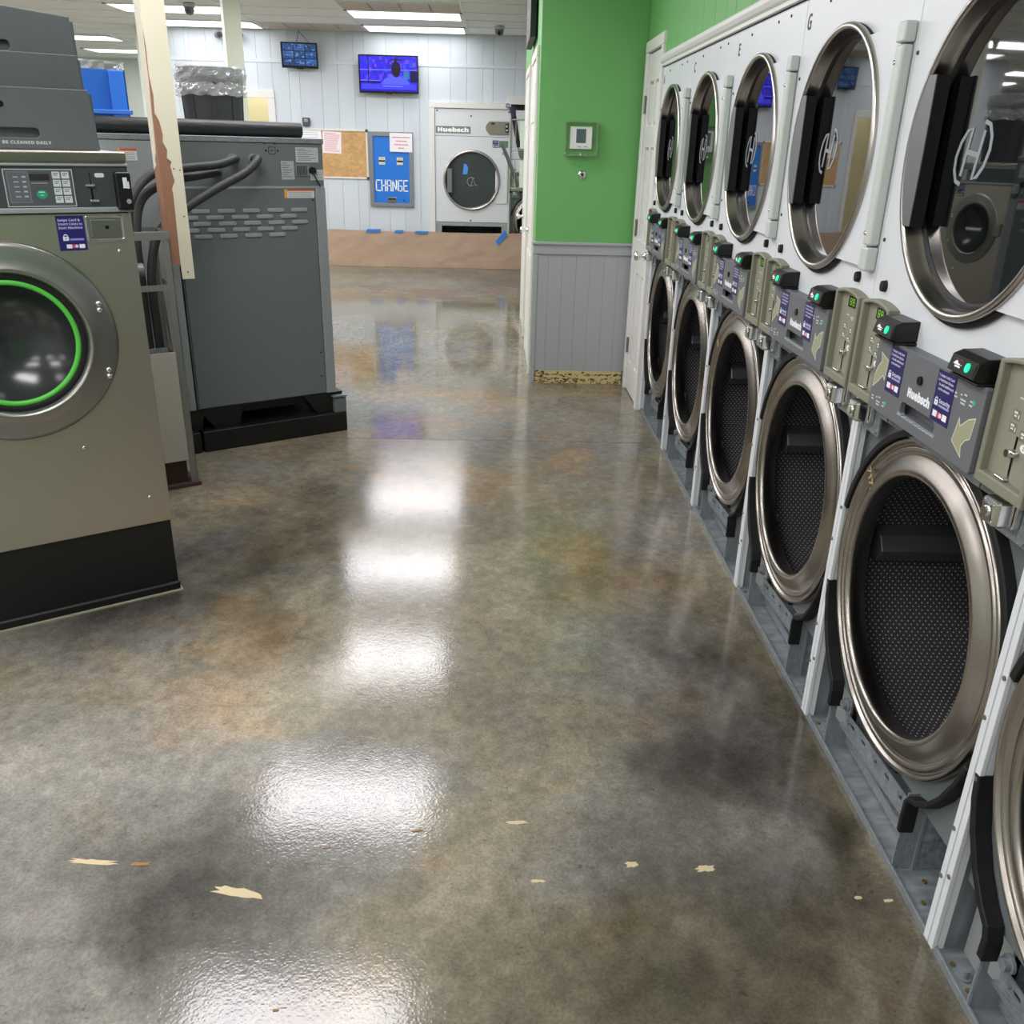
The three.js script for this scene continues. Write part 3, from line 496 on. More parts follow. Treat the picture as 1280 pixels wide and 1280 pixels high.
dryerSpots.forEach(([z, ch, label, rot], i) => {
  const d = i ? dryer0.clone() : dryer0; if (i) { d.name = nm('stacked_dryer'); scene.add(d); }
  d.position.set(0.919, 0, z); d.rotation.y = -Math.PI / 2;
  d.userData = { label, category: 'dryer', group: 'stacked dryers along the right wall' };
  d.children.find((c) => c.name === 'drum').rotation.z = rot;
  placed.push(d);
  if (ch) part('letter', text(ch, 0.042, 0.0012, -0.362, 1.862, 0.0185), mInk, d);
});
{ const d = dryer0.clone(); d.name = nm('stacked_dryer'); scene.add(d); d.position.set(0.565, 0, WZ - 0.02); d.rotation.y = 0; d.userData = { label: 'stacked dryer at the far wall, half hidden behind the green wall block', category: 'dryer', group: 'dryers in the far wall' }; }
for (const [i, mark] of [[0, '7177'], [2, '90']]) part('chalk_mark', text(mark, 0.02, 0.0006, 0, 0, 0).rotateZ(2.25 - Math.PI).translate(-0.262, LC + 0.205, 0.002), M(0xa8945a, 0.8), placed[i]);
// ------------------------------------------------------------------ front-load washer (front faces local +z)
const ctrlTex = canvas(512, 300, (k, w, h) => {
  k.fillStyle = '#4d5357'; k.fillRect(0, 0, w, h); k.strokeStyle = '#b9bfc0'; k.lineWidth = 7; k.strokeRect(6, 6, w - 12, h - 12);
  k.fillStyle = '#5b6068'; k.fillRect(30, 26, 150, 236); k.strokeStyle = '#8d9397'; k.lineWidth = 3; k.strokeRect(30, 26, 150, 236);
  k.fillStyle = '#a9aeb2'; for (let i = 0; i < 5; i++) { k.fillRect(70, 60 + i * 38, 38, 8); k.fillRect(134, 56 + i * 38, 28, 14); }
  k.fillStyle = '#2a2422'; k.fillRect(188, 40, 148, 52); k.fillStyle = '#8c9296'; k.fillRect(196, 108, 120, 8);
  k.fillStyle = '#1f9a72'; k.beginPath(); k.ellipse(262, 200, 40, 34, 0, 0, 7); k.fill(); k.fillStyle = '#bfe6d6'; k.fillRect(240, 178, 44, 8); k.fillRect(250, 204, 26, 6);
  for (let r = 0; r < 4; r++) for (let c = 0; c < 2; c++) { k.fillStyle = '#c9d0cf'; k.fillRect(356 + c * 68, 22 + r * 64, 58, 54); k.fillStyle = '#70787a'; k.fillRect(366 + c * 68, 32 + r * 64, 38, 7); k.fillRect(366 + c * 68, 46 + r * 64, 28, 7); }
});
const mCtrl = print(ctrlTex, 0.45), mGreenRing = M(0x58c649, 0.4), mDoorGlass = M(0x2a2e30, 0.2, 0, { ior: 1.6 });
function makeWasher() {
  const t = thing('front_load_washer', '', 'washer');
  const W = 0.386, T = 1.467;
  part('base', [BB(-W + 0.01, W - 0.005, 0.03, 0.276, -0.86, -0.012), BB(-W, W, 0.0, 0.035, -0.87, 0.0, 0.01)], mBlack, t);
  part('caulk', [BB(-W, W + 0.004, 0, 0.005, -0.002, 0.006), BB(W - 0.002, W + 0.005, 0, 0.005, -0.86, 0.004)], M(0x9a937f, 0.8), t);
  const body = rrect(-W, W, 0.276, 1.295, 0.004); body.holes.push(circ(0, 0.931, 0.24));
  const bd = part('body', [ext(body, 0.012, -0.012, 0.002, 48), BB(-W, -W + 0.006, 0.276, T, -0.86, -0.012), BB(W - 0.006, W, 0.276, T, -0.86, -0.012), BB(-W, W, 0.276, T, -0.866, -0.86), BB(-W, W, 0.27, 0.276, -0.86, -0.012)], mWasher, t);
  for (const [x, y] of [[0.339, 1.184], [0.147, 0.579], [0.323, 0.373], [-0.15, 0.58]]) part('rivet', new THREE.SphereGeometry(0.006, 10, 6).scale(1, 1, 0.5).translate(x, y, 0.001), mChrome, bd);
  part('top_cap', [BB(-W - 0.006, W + 0.006, 1.437, T, -0.87, 0.012, 0.006), BB(-W, W, 1.43, 1.438, -0.86, 0.004)], mSteel, t);
  const head = part('control_head', [BB(-W, W + 0.006, 1.312, 1.43, -0.02, 0.004, 0.003)], M(0x3c4244, 0.45), t);
  part('trim_bar', [BB(-W, W + 0.008, 1.426, 1.434, -0.01, 0.01, 0.003), BB(-W, W + 0.008, 1.298, 1.313, -0.012, 0.012, 0.003)], mEnamelLt, head);
  part('keypad', uvXY(B(0.182, 0.104, 0.002, 0, 0, 0), -0.091, 0.091, -0.052, 0.052).translate(0.148, 1.367, 0.0055), mCtrl, head);
  part('coin_slot_shade', [BB(0.282, 0.287, 1.335, 1.365, 0.003, 0.0055), BB(0.284, 0.2855, 1.365, 1.41, 0.003, 0.0055)], mBlackGloss, head);  // raised black strips paint the dark of the open slit
  part('coin_lever', [B(0.026, 0.006, 0.012, 0.288, 1.331, 0.01, 0.002), B(0.026, 0.006, 0.01, 0.282, 1.374, 0.008, 0.002)], mChrome, head);
  part('coin_badge', ext(rrect(-0.013, 0.013, -0.006, 0.006, 0.005), 0.0015).translate(0.311, 1.402, 0.004), mWhite, head);
  const rd = part('card_reader', BB(0.348, 0.392, 1.305, 1.412, 0.0, 0.036, 0.006), mPlast, head);
  part('reader_logo', [B(0.012, 0.03, 0.001, 0.374, 1.382, 0.0362), B(0.006, 0.02, 0.001, 0.382, 1.376, 0.0362)], M(0xdfe4ea, 0.5), rd);
  part('reader_button', cyl(0.008, 0.007, 0.005, 0.378, 1.33, 0.037, 'z'), mChrome, rd);
  const st = part('sticker', uvXY(B(0.076, 0.099, 0.0008, 0, 0, 0), -0.038, 0.038, -0.0495, 0.0495).translate(0.212, 1.24, 0.0006), mWashSticker, t);
  const cb = part('coin_vault', [ext((() => { const s = rrect(0.254, 0.362, 1.213, 1.289, 0.003); s.holes.push(rrect(0.261, 0.355, 1.22, 1.282, 0.002, THREE.Path)); return s; })(), 0.006, 0.0, 0.0015)], mChrome, t);
  part('vault_door', [BB(0.264, 0.352, 1.223, 1.279, -0.004, 0.004, 0.004)], mWasherRing, cb);
  part('vault_lock', [cyl(0.006, 0.005, 0.006, 0.312, 1.255, 0.006, 'z')], mBlackGloss, cb);
  const C = [0, 0.931];
  const dr = part('door', lathe([[0.294, 0.0], [0.296, 0.012], [0.29, 0.02], [0.28, 0.023], [0.25, 0.027], [0.23, 0.03], [0.222, 0.036], [0.214, 0.036], [0.208, 0.028], [0.203, 0.016]], 120).translate(...C, 0), mWasherRing, t);
  part('door_seal', lathe([[0.211, 0.014], [0.205, 0.02], [0.19, 0.02], [0.183, 0.014]], 96).translate(...C, 0), mRubber, dr);
  part('green_band', lathe([[0.188, 0.016], [0.183, 0.0215], [0.175, 0.0215], [0.172, 0.014]], 96).translate(...C, 0), mGreenRing, dr);
  part('door_glass', lathe([[0.0, -0.075], [0.06, -0.07], [0.11, -0.05], [0.15, -0.015], [0.17, 0.01], [0.176, 0.018]], 96).translate(...C, 0), mDoorGlass, dr);
  for (const y of [1.034, 1.015, 0.828, 0.808]) part('hinge_bolt', new THREE.SphereGeometry(0.0085, 12, 8).scale(1, 1, 0.6).translate(0.252, y, 0.027), mChrome, dr);
  part('door_latch', [BB(-0.33, -0.26, 0.88, 0.99, 0.0, 0.03, 0.006)], mWasherRing, dr);
  return t;
}
const RY = 33 * Math.PI / 180;
const washer0 = makeWasher();
washer0.position.set(-1.441, 0, -2.642); washer0.rotation.y = RY;
washer0.userData = { label: 'stainless front-load washer with green door band, cut by the left edge', category: 'washer', group: 'front-load washers' };
{ const w = washer0.clone(); w.name = nm('front_load_washer'); scene.add(w); w.position.set(-1.95, 0, -7.35); w.rotation.y = 52 * Math.PI / 180; { const d = w.children.find((c) => c.name === 'door'); d.remove(d.children.find((c) => c.name === 'green_band')); part('door_handle', BB(-0.13, 0.05, 0.915, 0.945, 0.03, 0.055, 0.01), mChrome, d); }
  w.userData = { label: 'front-load washer under the wrapped black bin, mirrored in the nearest dryer glass', category: 'washer', group: 'front-load washers' }; }
// frame helpers for the island: s along the machine fronts, o out of their plane
const dS = V3(Math.cos(RY), 0, -Math.sin(RY)), nS = V3(Math.sin(RY), 0, Math.cos(RY));
const isl = (P, s, y, o) => [P[0] + dS.x * s + nS.x * o, y, P[1] + dS.z * s + nS.z * o];
const PW = [-1.142, -2.836], PG = [-0.878, -4.807];
// removed lint panels standing on the washer
const lintTex = canvas(512, 192, (k, w, h) => { k.fillStyle = '#575d5f'; k.fillRect(0, 0, w, h); k.fillStyle = '#c4cacb'; k.font = 'bold 15px sans-serif'; k.fillText('LINT COMPARTMENT MUST BE CLEANED DAILY', 40, 176, 340); });
const mLintPrint = print(lintTex, 0.45);
function lintPanel(label, s0, s1, o, h, roll, slotY, x0, printed) {
  const t = thing('lint_panel', label, 'metal panel', isl(PW, (s0 + s1) / 2, 1.4675, o), RY, 'lint panels on the washer top');
  const w = (s1 - s0) / 2, sh = new THREE.Shape([V2(-w - 0.02, 0), V2(w, 0), V2(w - 0.012, h - roll), V2(-w - 0.02, h)]);
  if (slotY) sh.holes.push(rrect(x0 - 0.09, x0 + 0.09, slotY - 0.014, slotY + 0.014, 0.0138, THREE.Path));
  part('face', uvXY(ext(sh, 0.01, 0, 0.002), -w, w, 0, h), printed ? mLintPrint : mLint, t);
  part('return_flange', [BB(w - 0.014, w - 0.002, 0, h - roll - 0.012, -0.02, 0.001), BB(-w, w, 0, 0.004, -0.02, 0.001)], mLint, t);
  if (slotY) part('finger_pull', [ext(rrect(x0 - 0.095, x0 + 0.095, slotY - 0.018, slotY + 0.018, 0.017), 0.003, -0.018), BB(x0 - 0.09, x0 + 0.09, slotY - 0.017, slotY - 0.013, -0.018, 0.001), BB(x0 - 0.09, x0 + 0.09, slotY + 0.013, slotY + 0.017, -0.018, 0.001)], mLint, t);
  if (printed) part('panel_lock', cyl(0.009, 0.008, 0.004, x0 - 0.003, 0.124, 0.011, 'z'), mBlackGloss, t);
}
lintPanel('dark grey lint panel with lettering, frontmost on the washer top', -0.5, 0.014, -0.25, 0.172, 0, 0.046, 0.0, true);
lintPanel('plain dark grey lint panel standing between two others on the washer', -0.55, 0.004, -0.3, 0.27, 0, 0, 0, false);
lintPanel('tallest dark grey lint panel at the back, its top edge sloping down', -0.55, 0.01, -0.36, 0.43, 0.05, 0.29, 0.0, false);

// ------------------------------------------------------------------ grey machines seen from behind
const plateTex = (seedN, hue) => canvas(160, 100, (k, w, h) => { k.fillStyle = hue; k.fillRect(0, 0, w, h); k.fillStyle = '#6b7172'; for (let i = 0; i < 7; i++) k.fillRect(10 + (i * 13 * seedN) % 9, 10 + i * 12, 60 + (i * 37 * seedN) % 70, 4); });
const warnTex = canvas(200, 60, (k, w, h) => { k.fillStyle = '#c9cbc8'; k.fillRect(0, 0, w, h); k.fillStyle = '#c4532a'; k.fillRect(20, 0, 180, 12); k.fillStyle = '#d8a23c'; k.fillRect(0, 0, 18, 60); k.fillStyle = '#8a8c8a'; for (let i = 0; i < 4; i++) k.fillRect(28, 20 + i * 10, 150, 3); });
const mPlateA = print(plateTex(3, '#b4babb'), 0.45), mPlateB = print(plateTex(5, '#a4abac'), 0.45), mWarn = print(warnTex, 0.5);
const flat = (w, h, x, y, z) => uvXY(B(w, h, 0.0012, 0, 0, 0), -w / 2, w / 2, -h / 2, h / 2).translate(x, y, z);
function greyMachine(label, s1, full) {
  const t = thing('grey_washer', label, 'washer', isl(PG, s1, 0, 0), RY, 'grey washers seen from behind');   // local x from -0.75 to 0
  const w = 0.755, mt = full ? mEnamel : mEnamelLt;
  const bd = part('cabinet', [BB(-w, 0, 0.22, 1.5, -0.95, -0.012)], mt, t);
  part('top_rail', [BB(-w, 0.003, 1.497, 1.522, -0.955, 0.004, 0.003)], mGalv, t);
  part('upper_back_panel', BB(-w + 0.006, -0.004, 1.296, 1.495, -0.012, -0.001, 0.002), mt, t);
  part('lower_back_panel', BB(-w + 0.006, -0.058, 0.226, 1.29, -0.012, 0.0, 0.002), mt, t);
  part('corner_flange', BB(-0.055, -0.001, 0.222, 1.29, -0.014, 0.003, 0.002), mEnamelLt, t);
  part('seam_strip', BB(-w + 0.006, -0.004, 1.288, 1.299, -0.004, 0.003, 0.001), mEnamelLt, t);
  if (!full) {
    part('embossed_plate', ext(rrect(-0.62, -0.26, 1.33, 1.47, 0.03), 0.006, -0.002, 0.003), mEnamelLt, t);
    part('warning_label', flat(0.08, 0.05, -0.14 - 0.03, 1.435, 0.0012), mWarn, t);
  } else {
    const lv = ext(rrect(-0.043, 0.043, -0.0095, 0.0095, 0.0094), 0.008, 0, 0.003);
    [[1.187, -0.639, 5], [1.158, -0.697, 5], [1.129, -0.639, 5], [1.1, -0.697, 5], [1.071, -0.639, 4]].forEach(([y, x0, n]) => { for (let k = 0; k < n; k++) part('louver', lv.clone().translate(x0 + k * 0.123, y, -0.001), mEnamelLt, t); });
    part('data_plate', flat(0.118, 0.07, -0.087, 1.445, 0.0005), mPlateA, t);
    part('data_plate', flat(0.066, 0.086, -0.192, 1.373, 0.0005), mPlateB, t);
    part('data_plate', flat(0.07, 0.05, -0.04, 1.352, 0.0005), mPlateA, t);
    const vg = part('vent_grille', BB(-0.15, -0.082, 1.346, 1.4, 0, 0.004, 0.001), mGalv, t);
    for (let k = 0; k < 5; k++) part('vent_gap_shade', BB(-0.145 + k * 0.011, -0.138 + k * 0.011, 1.351, 1.395, 0.003, 0.0055), mInk, vg);  // dark strips painted where the grille gaps would be in shade
    part('power_socket', [cyl(0.018, 0.016, 0.016, -0.062, 1.372, 0.006, 'z'), tube([[-0.062, 1.36, 0.012], [-0.055, 1.33, 0.03], [-0.03, 1.3, 0.012]], 0.004, 12, 6)], mBlack, t);
    part('warning_label', flat(0.158, 0.042, -0.139, 1.264, 0.001), mWarn, t);
    part('knockout', [ext((() => { const s = rrect(-0.283, -0.247, 1.446, 1.48, 0.006); s.holes.push(rrect(-0.281, -0.249, 1.448, 1.478, 0.005, THREE.Path)); return s; })(), 0.001, -0.001), B(0.012, 0.004, 0.002, -0.265, 1.463, 0)], mBlack, t);
    for (const [x, y] of [[-0.295, 1.463], [-0.235, 1.463], [-0.07, 1.232], [-0.075, 0.45], [-0.08, 0.32], [-0.3, 1.496], [-0.25, 1.496]]) part('screw', cyl(0.005, 0.004, 0.003, x, y, 0.001, 'z', 8), mBlack, t);
    for (const [x, y] of [[-0.462, 1.42], [-0.362, 1.421], [-0.547, 1.364]]) part('hose_port', cyl(0.026, 0.024, 0.012, x, y, 0.004, 'z'), mGalv, t);
  }
  const bs = part('base_frame', [BB(-w + 0.002, full ? 0.045 : 0, 0.0, 0.11, -0.95, 0.03, 0.006), BB(-w, 0.01, 0.165, 0.222, -0.94, -0.06)], mBlack, t);
  for (const x of [-0.13, -w + 0.06]) part('foot', [ext(poly([[x - 0.06, 0.22], [x + 0.17, 0.22], [x + 0.15, 0.11], [x + 0.02, 0.11]]), 0.12, -0.13)], mBlack, bs);
  if (full) part('base_channel', [BB(-0.02, 0.05, 0.105, 0.19, -0.06, 0.02, 0.004), BB(-0.03, 0.052, 0.196, 0.204, -0.06, 0.028)], mEnamel, bs);
  return t;
}
const greyFull = greyMachine('grey washer back with rows of louvers, next to the aisle', 0, true);
greyMachine('lighter grey washer back with an orange label, behind the chipped post', -0.765, false);
solo('foam_roll', 'long black padded foam roll lying on the grey machines', 'foam roll', [cyl(0.036, 0.036, 1.0, 0, 0, 0, 'x', 28), cyl(0.03, 0.03, 1.004, 0, 0, 0, 'x', 20)], M(0x17181a, 0.5, 0, { bumpMap: fineBump, bumpScale: 0.001 }), isl(PG, -0.555, 1.558, -0.15), RY);
// hoses running from the machine backs down behind the steel washer
[[[-0.462, 1.42, 0.01], [-0.47, 1.425, 0.07], [-0.56, 1.4, 0.11], [-0.72, 1.385, 0.15], [-0.9, 1.36, 0.25], [-1.02, 1.25, 0.33], [-1.05, 1.02, 0.36], [-1.06, 0.7, 0.36], [-1.06, 0.2, 0.3]],
 [[-0.547, 1.364, 0.01], [-0.56, 1.364, 0.06], [-0.66, 1.35, 0.09], [-0.8, 1.33, 0.16], [-0.95, 1.26, 0.24], [-1.0, 1.12, 0.28], [-1.01, 0.9, 0.3], [-1.01, 0.3, 0.28]],
 [[-0.362, 1.421, 0.01], [-0.365, 1.425, 0.08], [-0.44, 1.37, 0.13], [-0.6, 1.3, 0.18], [-0.78, 1.21, 0.24], [-0.9, 1.13, 0.28], [-0.96, 0.98, 0.3], [-0.97, 0.6, 0.3], [-0.97, 0.25, 0.26]]].forEach((pts) => part('drain_hose', tube(pts, 0.019, 70, 12), mHose, greyFull));

// ------------------------------------------------------------------ chipped post, second post
{
  const t = thing('support_post', 'cream wooden post with paint chipped off its edge, ending above the floor', 'post', [-1.385, 0, -4.0], RY);
  const h = 0.047;
  part('wood_core', [BB(-h + 0.002, h - 0.004, 1.0, CEIL, -h, h - 0.003)], mWood, t);
  const ed = [[2.72, 0], [2.1, 0], [1.9, 0.002], [1.83, 0.006], [1.74, 0.004], [1.66, 0.012], [1.6, 0.008], [1.57, 0.022], [1.52, 0.03], [1.49, 0.026], [1.46, 0.04], [1.43, 0.036], [1.415, 0.052], [1.4, 0.046], [1.37, 0.05], [1.34, 0.056], [1.31, 0.042], [1.29, 0.044], [1.2, 0.043], [1.1, 0.041], [1.0, 0.04], [0.94, 0.042]];
  part('paint_face', ext(poly([...ed.map(([y, x]) => [-h + x, y]), [h, 0.94], [h, 2.72]]), 0.006, h - 0.004, 0.001), mPostPaint, t);
  const el = [[2.72, h], [2.0, h - 0.001], [1.85, h - 0.005], [1.7, h - 0.006], [1.6, h - 0.018], [1.5, h - 0.024], [1.45, h - 0.03], [1.42, h - 0.055], [1.4, h - 0.05]];
  part('paint_side', ext(poly([...el.map(([y, x]) => [x, y]), [-h, 1.38], [-h, 2.72]]), 0.003).rotateY(-Math.PI / 2).translate(-h + 0.003, 0, 0), mPostPaint, t);
  for (const [x, y] of [[0.01, 1.39], [0.035, 1.385], [0.03, 1.2], [0.02, 0.97]]) part('nail', cyl(0.003, 0.003, 0.002, x, y, h + 0.003, 'z', 8), mInk, t);
}
solo('support_post', 'slim cream post behind the wrapped bins, reaching the ceiling', 'post', BB(-0.075, 0.075, 0, CEIL, -0.075, 0.075, 0.004), M(0xcfd2c2, 0.5), [-2.4, 0, -9.0], 0.4);

// ------------------------------------------------------------------ metal stand, drain box, pipe between the machines
{
  const P = [-1.385, -3.91], mF = M(0x8f908c, 0.5, 0.6);
  const t = thing('metal_stand', 'angle-iron stand with rusty foot between the washers', 'metal stand', [P[0], 0, P[1]], RY);
  part('leg', [BB(-0.03, 0, 0.02, 1.14, -0.003, 0), BB(-0.003, 0, 0.02, 1.14, -0.03, 0)], mF, t);
  part('leg', [BB(-0.33, -0.3, 0.02, 1.14, -0.003, 0), BB(-0.33, -0.327, 0.02, 1.14, -0.03, 0)], mF, t);
  part('leg', [BB(-0.03, 0, 0.02, 1.14, -0.25, -0.247), BB(-0.003, 0, 0.02, 1.14, -0.25, -0.22)], mF, t);
  part('top_rail', [BB(-0.33, 0.002, 1.11, 1.142, -0.001, 0.002), BB(-0.33, 0.0, 1.138, 1.142, -0.03, 0)], mF, t);
  part('top_rail', [BB(-0.002, 0.002, 1.11, 1.142, -0.25, 0), BB(-0.33, 0.0, 1.11, 1.142, -0.252, -0.249)], mF, t);
  part('middle_rail', [BB(-0.33, 0, 0.9, 0.925, -0.002, 0.001), BB(-0.002, 0.001, 0.9, 0.925, -0.25, 0)], mF, t);
  part('brace', B(0.003, 0.9, 0.03, 0, 0, 0).rotateX(-0.2).translate(-0.008, 0.48, -0.12), mF, t);
  part('rusty_foot', [BB(-0.34, 0.012, 0, 0.02, -0.26, 0.012, 0.003)], mRust, t);
  const b = thing('drain_box', 'dull galvanised drain box with rusty edge beside the steel washer', 'metal box', [-1.425, 0.0205, -3.845], RY);
  part('box_front', BB(-0.3, 0.03, 0.12, 0.62, -0.004, 0), M(0xb3aea6, 0.55, 0.2), b);
  part('box_side', BB(0.026, 0.03, 0.12, 0.62, -0.11, -0.004), mRust, b);
  part('box_foot', [BB(-0.3, 0.03, 0, 0.12, -0.11, -0.05)], mRust, b);
  part('box_back', BB(-0.3, 0.03, 0.12, 0.62, -0.114, -0.11), mGalv, b);
  solo('drain_pipe', 'short white plastic drain elbow beside the stand foot', 'pipe', tube([[-1.5, 0.36, -4.12], [-1.47, 0.34, -4.06], [-1.465, 0.26, -4.05], [-1.465, 0.12, -4.05], [-1.465, 0.021, -4.05]], 0.022, 24, 14), M(0xd8d6c8, 0.5));
  const p = thing('steel_pipe', 'grey steel pipe stub with coupling behind the steel washer', 'pipe', isl(PW, 0.0, 0.985, -1.08), RY);
  part('tube', cyl(0.024, 0.024, 0.42, 0.06, 0, 0, 'x'), mGalv, p); part('coupling', cyl(0.029, 0.029, 0.04, 0.25, 0, 0, 'x'), mEnamel, p);
  solo('wall_duct', 'tall dark duct standing behind the metal stand', 'duct', BB(-0.22, 0.02, 0, 1.12, -0.12, 0, 0.004), M(0x1f2326, 0.5), isl(PW, 0.1, 0, -1.32), RY);
}
// ------------------------------------------------------------------ bins and boxes on top of the machines
function wrapGeo(r, y0, y1) {
  const n = 72, m = 22, pos = [], idx = [];
  for (let j = 0; j <= m; j++) for (let i = 0; i <= n; i++) {
    const a = i / n * Math.PI * 2, t = j / m; const y = y0 + (y1 - y0) * t;
    const pinch = 1 - 0.05 * Math.exp(-Math.pow((t - 0.42) / 0.1, 2)) + 0.05 * Math.max(0, 0.25 - t);
    const k = (vnoise(i % n * 0.9, t * 9, 3) - 0.5) * 0.1 + (vnoise(i % n * 2.3, t * 3, 8) - 0.5) * 0.06;
    const rr = r * (pinch + k); pos.push(Math.cos(a) * rr, y + (vnoise(i % n * 0.7, j, 4) - 0.5) * 0.02, Math.sin(a) * rr);
  }
  for (let j = 0; j < m; j++) for (let i = 0; i < n; i++) { const a = j * (n + 1) + i, b = a + 1, c = a + n + 1, d = c + 1; idx.push(a, c, b, b, c, d); }
  const g = new THREE.BufferGeometry(); g.setAttribute('position', new THREE.Float32BufferAttribute(pos, 3)); g.setAttribute('uv', new THREE.Float32BufferAttribute(new Float32Array(pos.length / 3 * 2), 2)); g.setIndex(idx); g.computeVertexNormals(); return g;
}
function bin(label, x, z, y0) {
  const t = thing('wrapped_bin', label, 'bin', [x, y0, z], 0, 'wrapped black bins');
  const pr = [[0.0, 0.003], [0.2, 0.003], [0.205, 0.01], [0.225, 0.34], [0.235, 0.36], [0.24, 0.53], [0.232, 0.535], [0.215, 0.36], [0.195, 0.02], [0, 0.015]];
  part('tub', latheY(pr, 36), mBinBlack, t);
  for (let k = 0; k < 9; k++) { const a = k / 9 * Math.PI * 2 + 0.3; part('rib', BB(-0.006, 0.006, 0.01, 0.34, -0.004, 0.006).rotateX(0.05).translate(0, 0, 0.206).rotateY(a), mBinBlack, t); }
  part('plastic_wrap', wrapGeo(0.258, 0.34, 0.545), mWrap, t);
  return t;
}
bin('black bin wrapped in clear plastic, in front of the slim cream post', -2.2, -7.52, 1.468);
{
  const t = thing('blue_tote', 'blue plastic tote behind the lint panels, left of the chipped post', 'tote', isl(PG, -1.0, 1.523, -0.55), RY);
  part('tub', [BB(-0.22, 0.2, 0.002, 0.28, -0.2, -0.19), BB(-0.22, -0.21, 0.002, 0.28, -0.2, 0.08), BB(0.19, 0.2, 0.002, 0.28, -0.2, 0.08), BB(-0.22, 0.2, 0.002, 0.28, 0.07, 0.08), BB(-0.22, 0.2, 0.0, 0.01, -0.2, 0.08)], mBlueBin, t);
  part('rib', BB(0.12, 0.19, 0.01, 0.28, 0.08, 0.1, 0.008), M(0x2d74dc, 0.4), t);
  part('rim', BB(-0.23, 0.21, 0.085, 0.105, 0.08, 0.11, 0.004), M(0x3a74cc, 0.4), t);
}
{ // a second wrapped bin farther left, on its own machine
  const w = washer0.clone(); w.name = nm('front_load_washer'); scene.add(w); w.position.set(-3.1, 0, -7.2); w.rotation.y = 52 * Math.PI / 180; w.userData = { label: 'front-load washer standing hidden behind the blue tote, under a second wrapped bin', category: 'washer', group: 'front-load washers' };
  bin('second black bin wrapped in plastic, behind the blue tote', -3.05, -7.3, 1.468);
}
